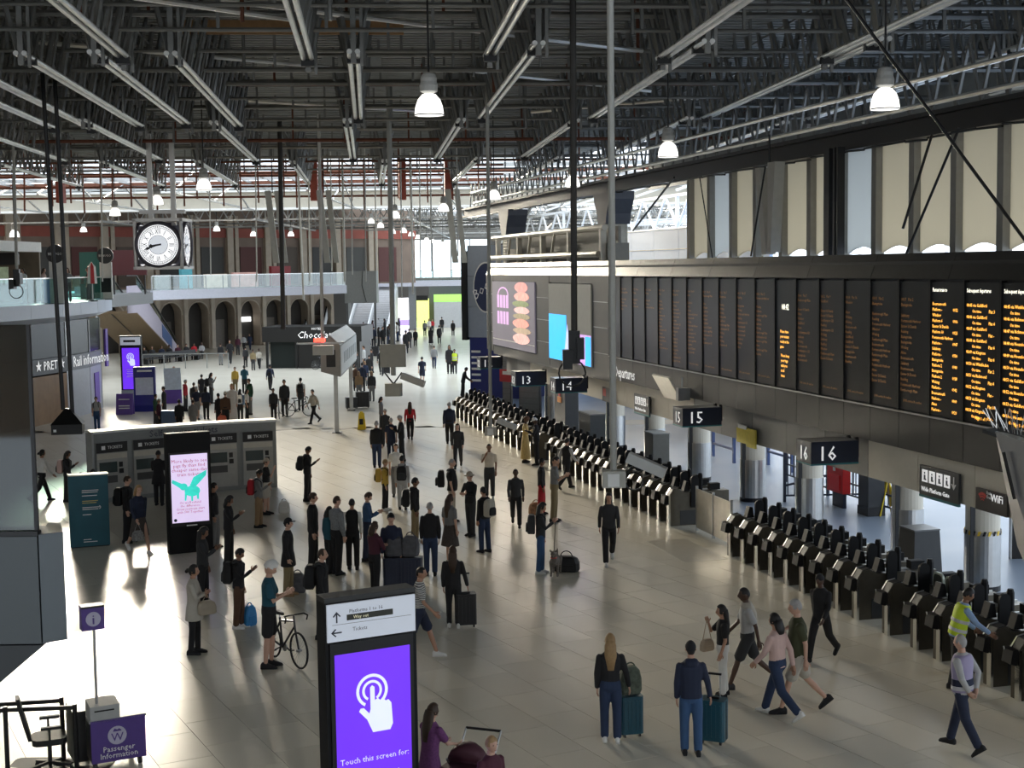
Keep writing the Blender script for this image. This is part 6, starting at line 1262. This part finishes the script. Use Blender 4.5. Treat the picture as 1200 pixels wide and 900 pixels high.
pm=G(552,955); t=T('pram','maroon hooded pram at the bottom edge','pram',pm,R(-20)); MAR=mat('maroon_hood',(.06,.012,.025),.7)
O('hood',MB().loft([[(.27*math.cos(R(a)),-.1+.30*math.sin(R(a))*math.cos(R(k)),.72+.30*math.sin(R(a))*math.sin(R(k))) for a in range(0,181,18)] for k in(10,40,70,100,130)]),MAR,t,smooth=True)
O('seat_tub',MB().loft([[(-.2,-.3,.4),(.2,-.3,.4),(.2,.35,.45),(-.2,.35,.45)],[(-.27,-.4,.75),(.27,-.4,.75),(.27,.42,.7),(-.27,.42,.7)]]),MAR,t)
for x in(-.25,.25):
    O('frame_leg',MB().cyl((x,-.45,.12),(x,.5,1.0),.015,6),GALV,t); O('frame_leg',MB().cyl((x,.45,.12),(x,-.2,.8),.015,6),GALV,t)
    for y in(-.45,.45): O('wheel',MB().torus((x*1.15,y,.12),.10,.022,'x',16,6),BLACK,t)
O('push_bar',MB().cyl((-.25,.5,1.0),(.25,.5,1.0),.018,6),BLACK,t)
# dog on a lead
dg_=T('dog','small grey wiry dog standing on a lead','dog',G(651,674),R(170)); b=MB()
b.loft(limb([(0,-.26,.36),(0,-.1,.34),(0,.1,.33),(0,.22,.37)],[.085,.09,.11,.105],10)); b.loft(limb([(0,.22,.42),(0,.30,.54)],[.075,.06],10)); b.loft(limb([(0,.27,.57),(0,.38,.57)],[.068,.058],10)); b.loft(limb([(0,.40,.545),(0,.47,.53)],[.038,.033],8))
for sx in(-1,1):
    b.loft(limb([(sx*.075,.19,.36),(sx*.075,.17,.19),(sx*.075,.18,.05),(sx*.075,.21,.025)],[.05,.034,.028,.028],8)); b.loft(limb([(sx*.07,-.22,.37),(sx*.085,-.13,.23),(sx*.085,-.27,.14),(sx*.085,-.25,.04),(sx*.085,-.22,.022)],[.07,.045,.028,.026,.027],8)); b.loft(limb([(sx*.055,.29,.62),(sx*.075,.31,.66),(sx*.08,.335,.62)],[.024,.02,.012],6))
b.loft(limb([(0,-.30,.40),(0,-.36,.50),(0,-.34,.58)],[.026,.02,.012],6))
o=O('body',b,mat('dog_fur',(.16,.14,.12),.9,noise=.6,scale=30,bump=.6),dg_); md=o.modifiers.new('skin','REMESH'); md.mode='VOXEL'; md.voxel_size=.014; md.use_smooth_shade=True
O('collar',MB().torus((0,.25,.47),.072,.012,'z',14,5),mat('red_collar',(.5,.03,.03),.5),dg_)
for sx in(-1,1): O('eye',MB().box((sx*.03,.435,.585),(.014,.01,.014)),BLACK,dg_)
O('nose',MB().box((0,.503,.535),(.03,.02,.022)),BLACK,dg_)
i_=[i for i,s in enumerate(SPEC) if s['where']=='holding the dog lead'][0]; h_=hand(i_,1); e_=dg_.matrix_basis@V(0,.25,.48)
tag(O('dog_lead',MB().path([V(0,0,0),(e_-h_)*.5+V(0,0,-.06),e_-h_],.008,5),BLACK,None,loc=h_),'thin dark lead from the hand to the dog','lead')
# details carried by some people
s=SPEC[3]; k=s['root']; P=s['fig']; O('sweater',MB().loft([[P['lm']@q for q in r] for r in tor([(1.12,.10,.05,-.13),(1.30,.185,.07,-.10),(1.44,.19,.115,-.01),(1.50,.10,.09,0)],14)]),cloth('stone'),k,loc=(0,0,P['dz']),smooth=True)

# ------------------------------------------------------------------ lettering to mesh
bpy.context.view_layer.update()
_dg=bpy.context.evaluated_depsgraph_get()
for o in [o for o in D.objects if o.type=='FONT']:
    me=D.meshes.new_from_object(o.evaluated_get(_dg)); nm=o.name.split('.')[0]; par=o.parent; mb=o.matrix_basis.copy()
    if not me.materials and o.data.materials: me.materials.append(o.data.materials[0])
    D.objects.remove(o); me.name=nm
    n=D.objects.new(nm,me); C.objects.link(n); n.parent=par; n.matrix_basis=mb; n['kind']='stuff'
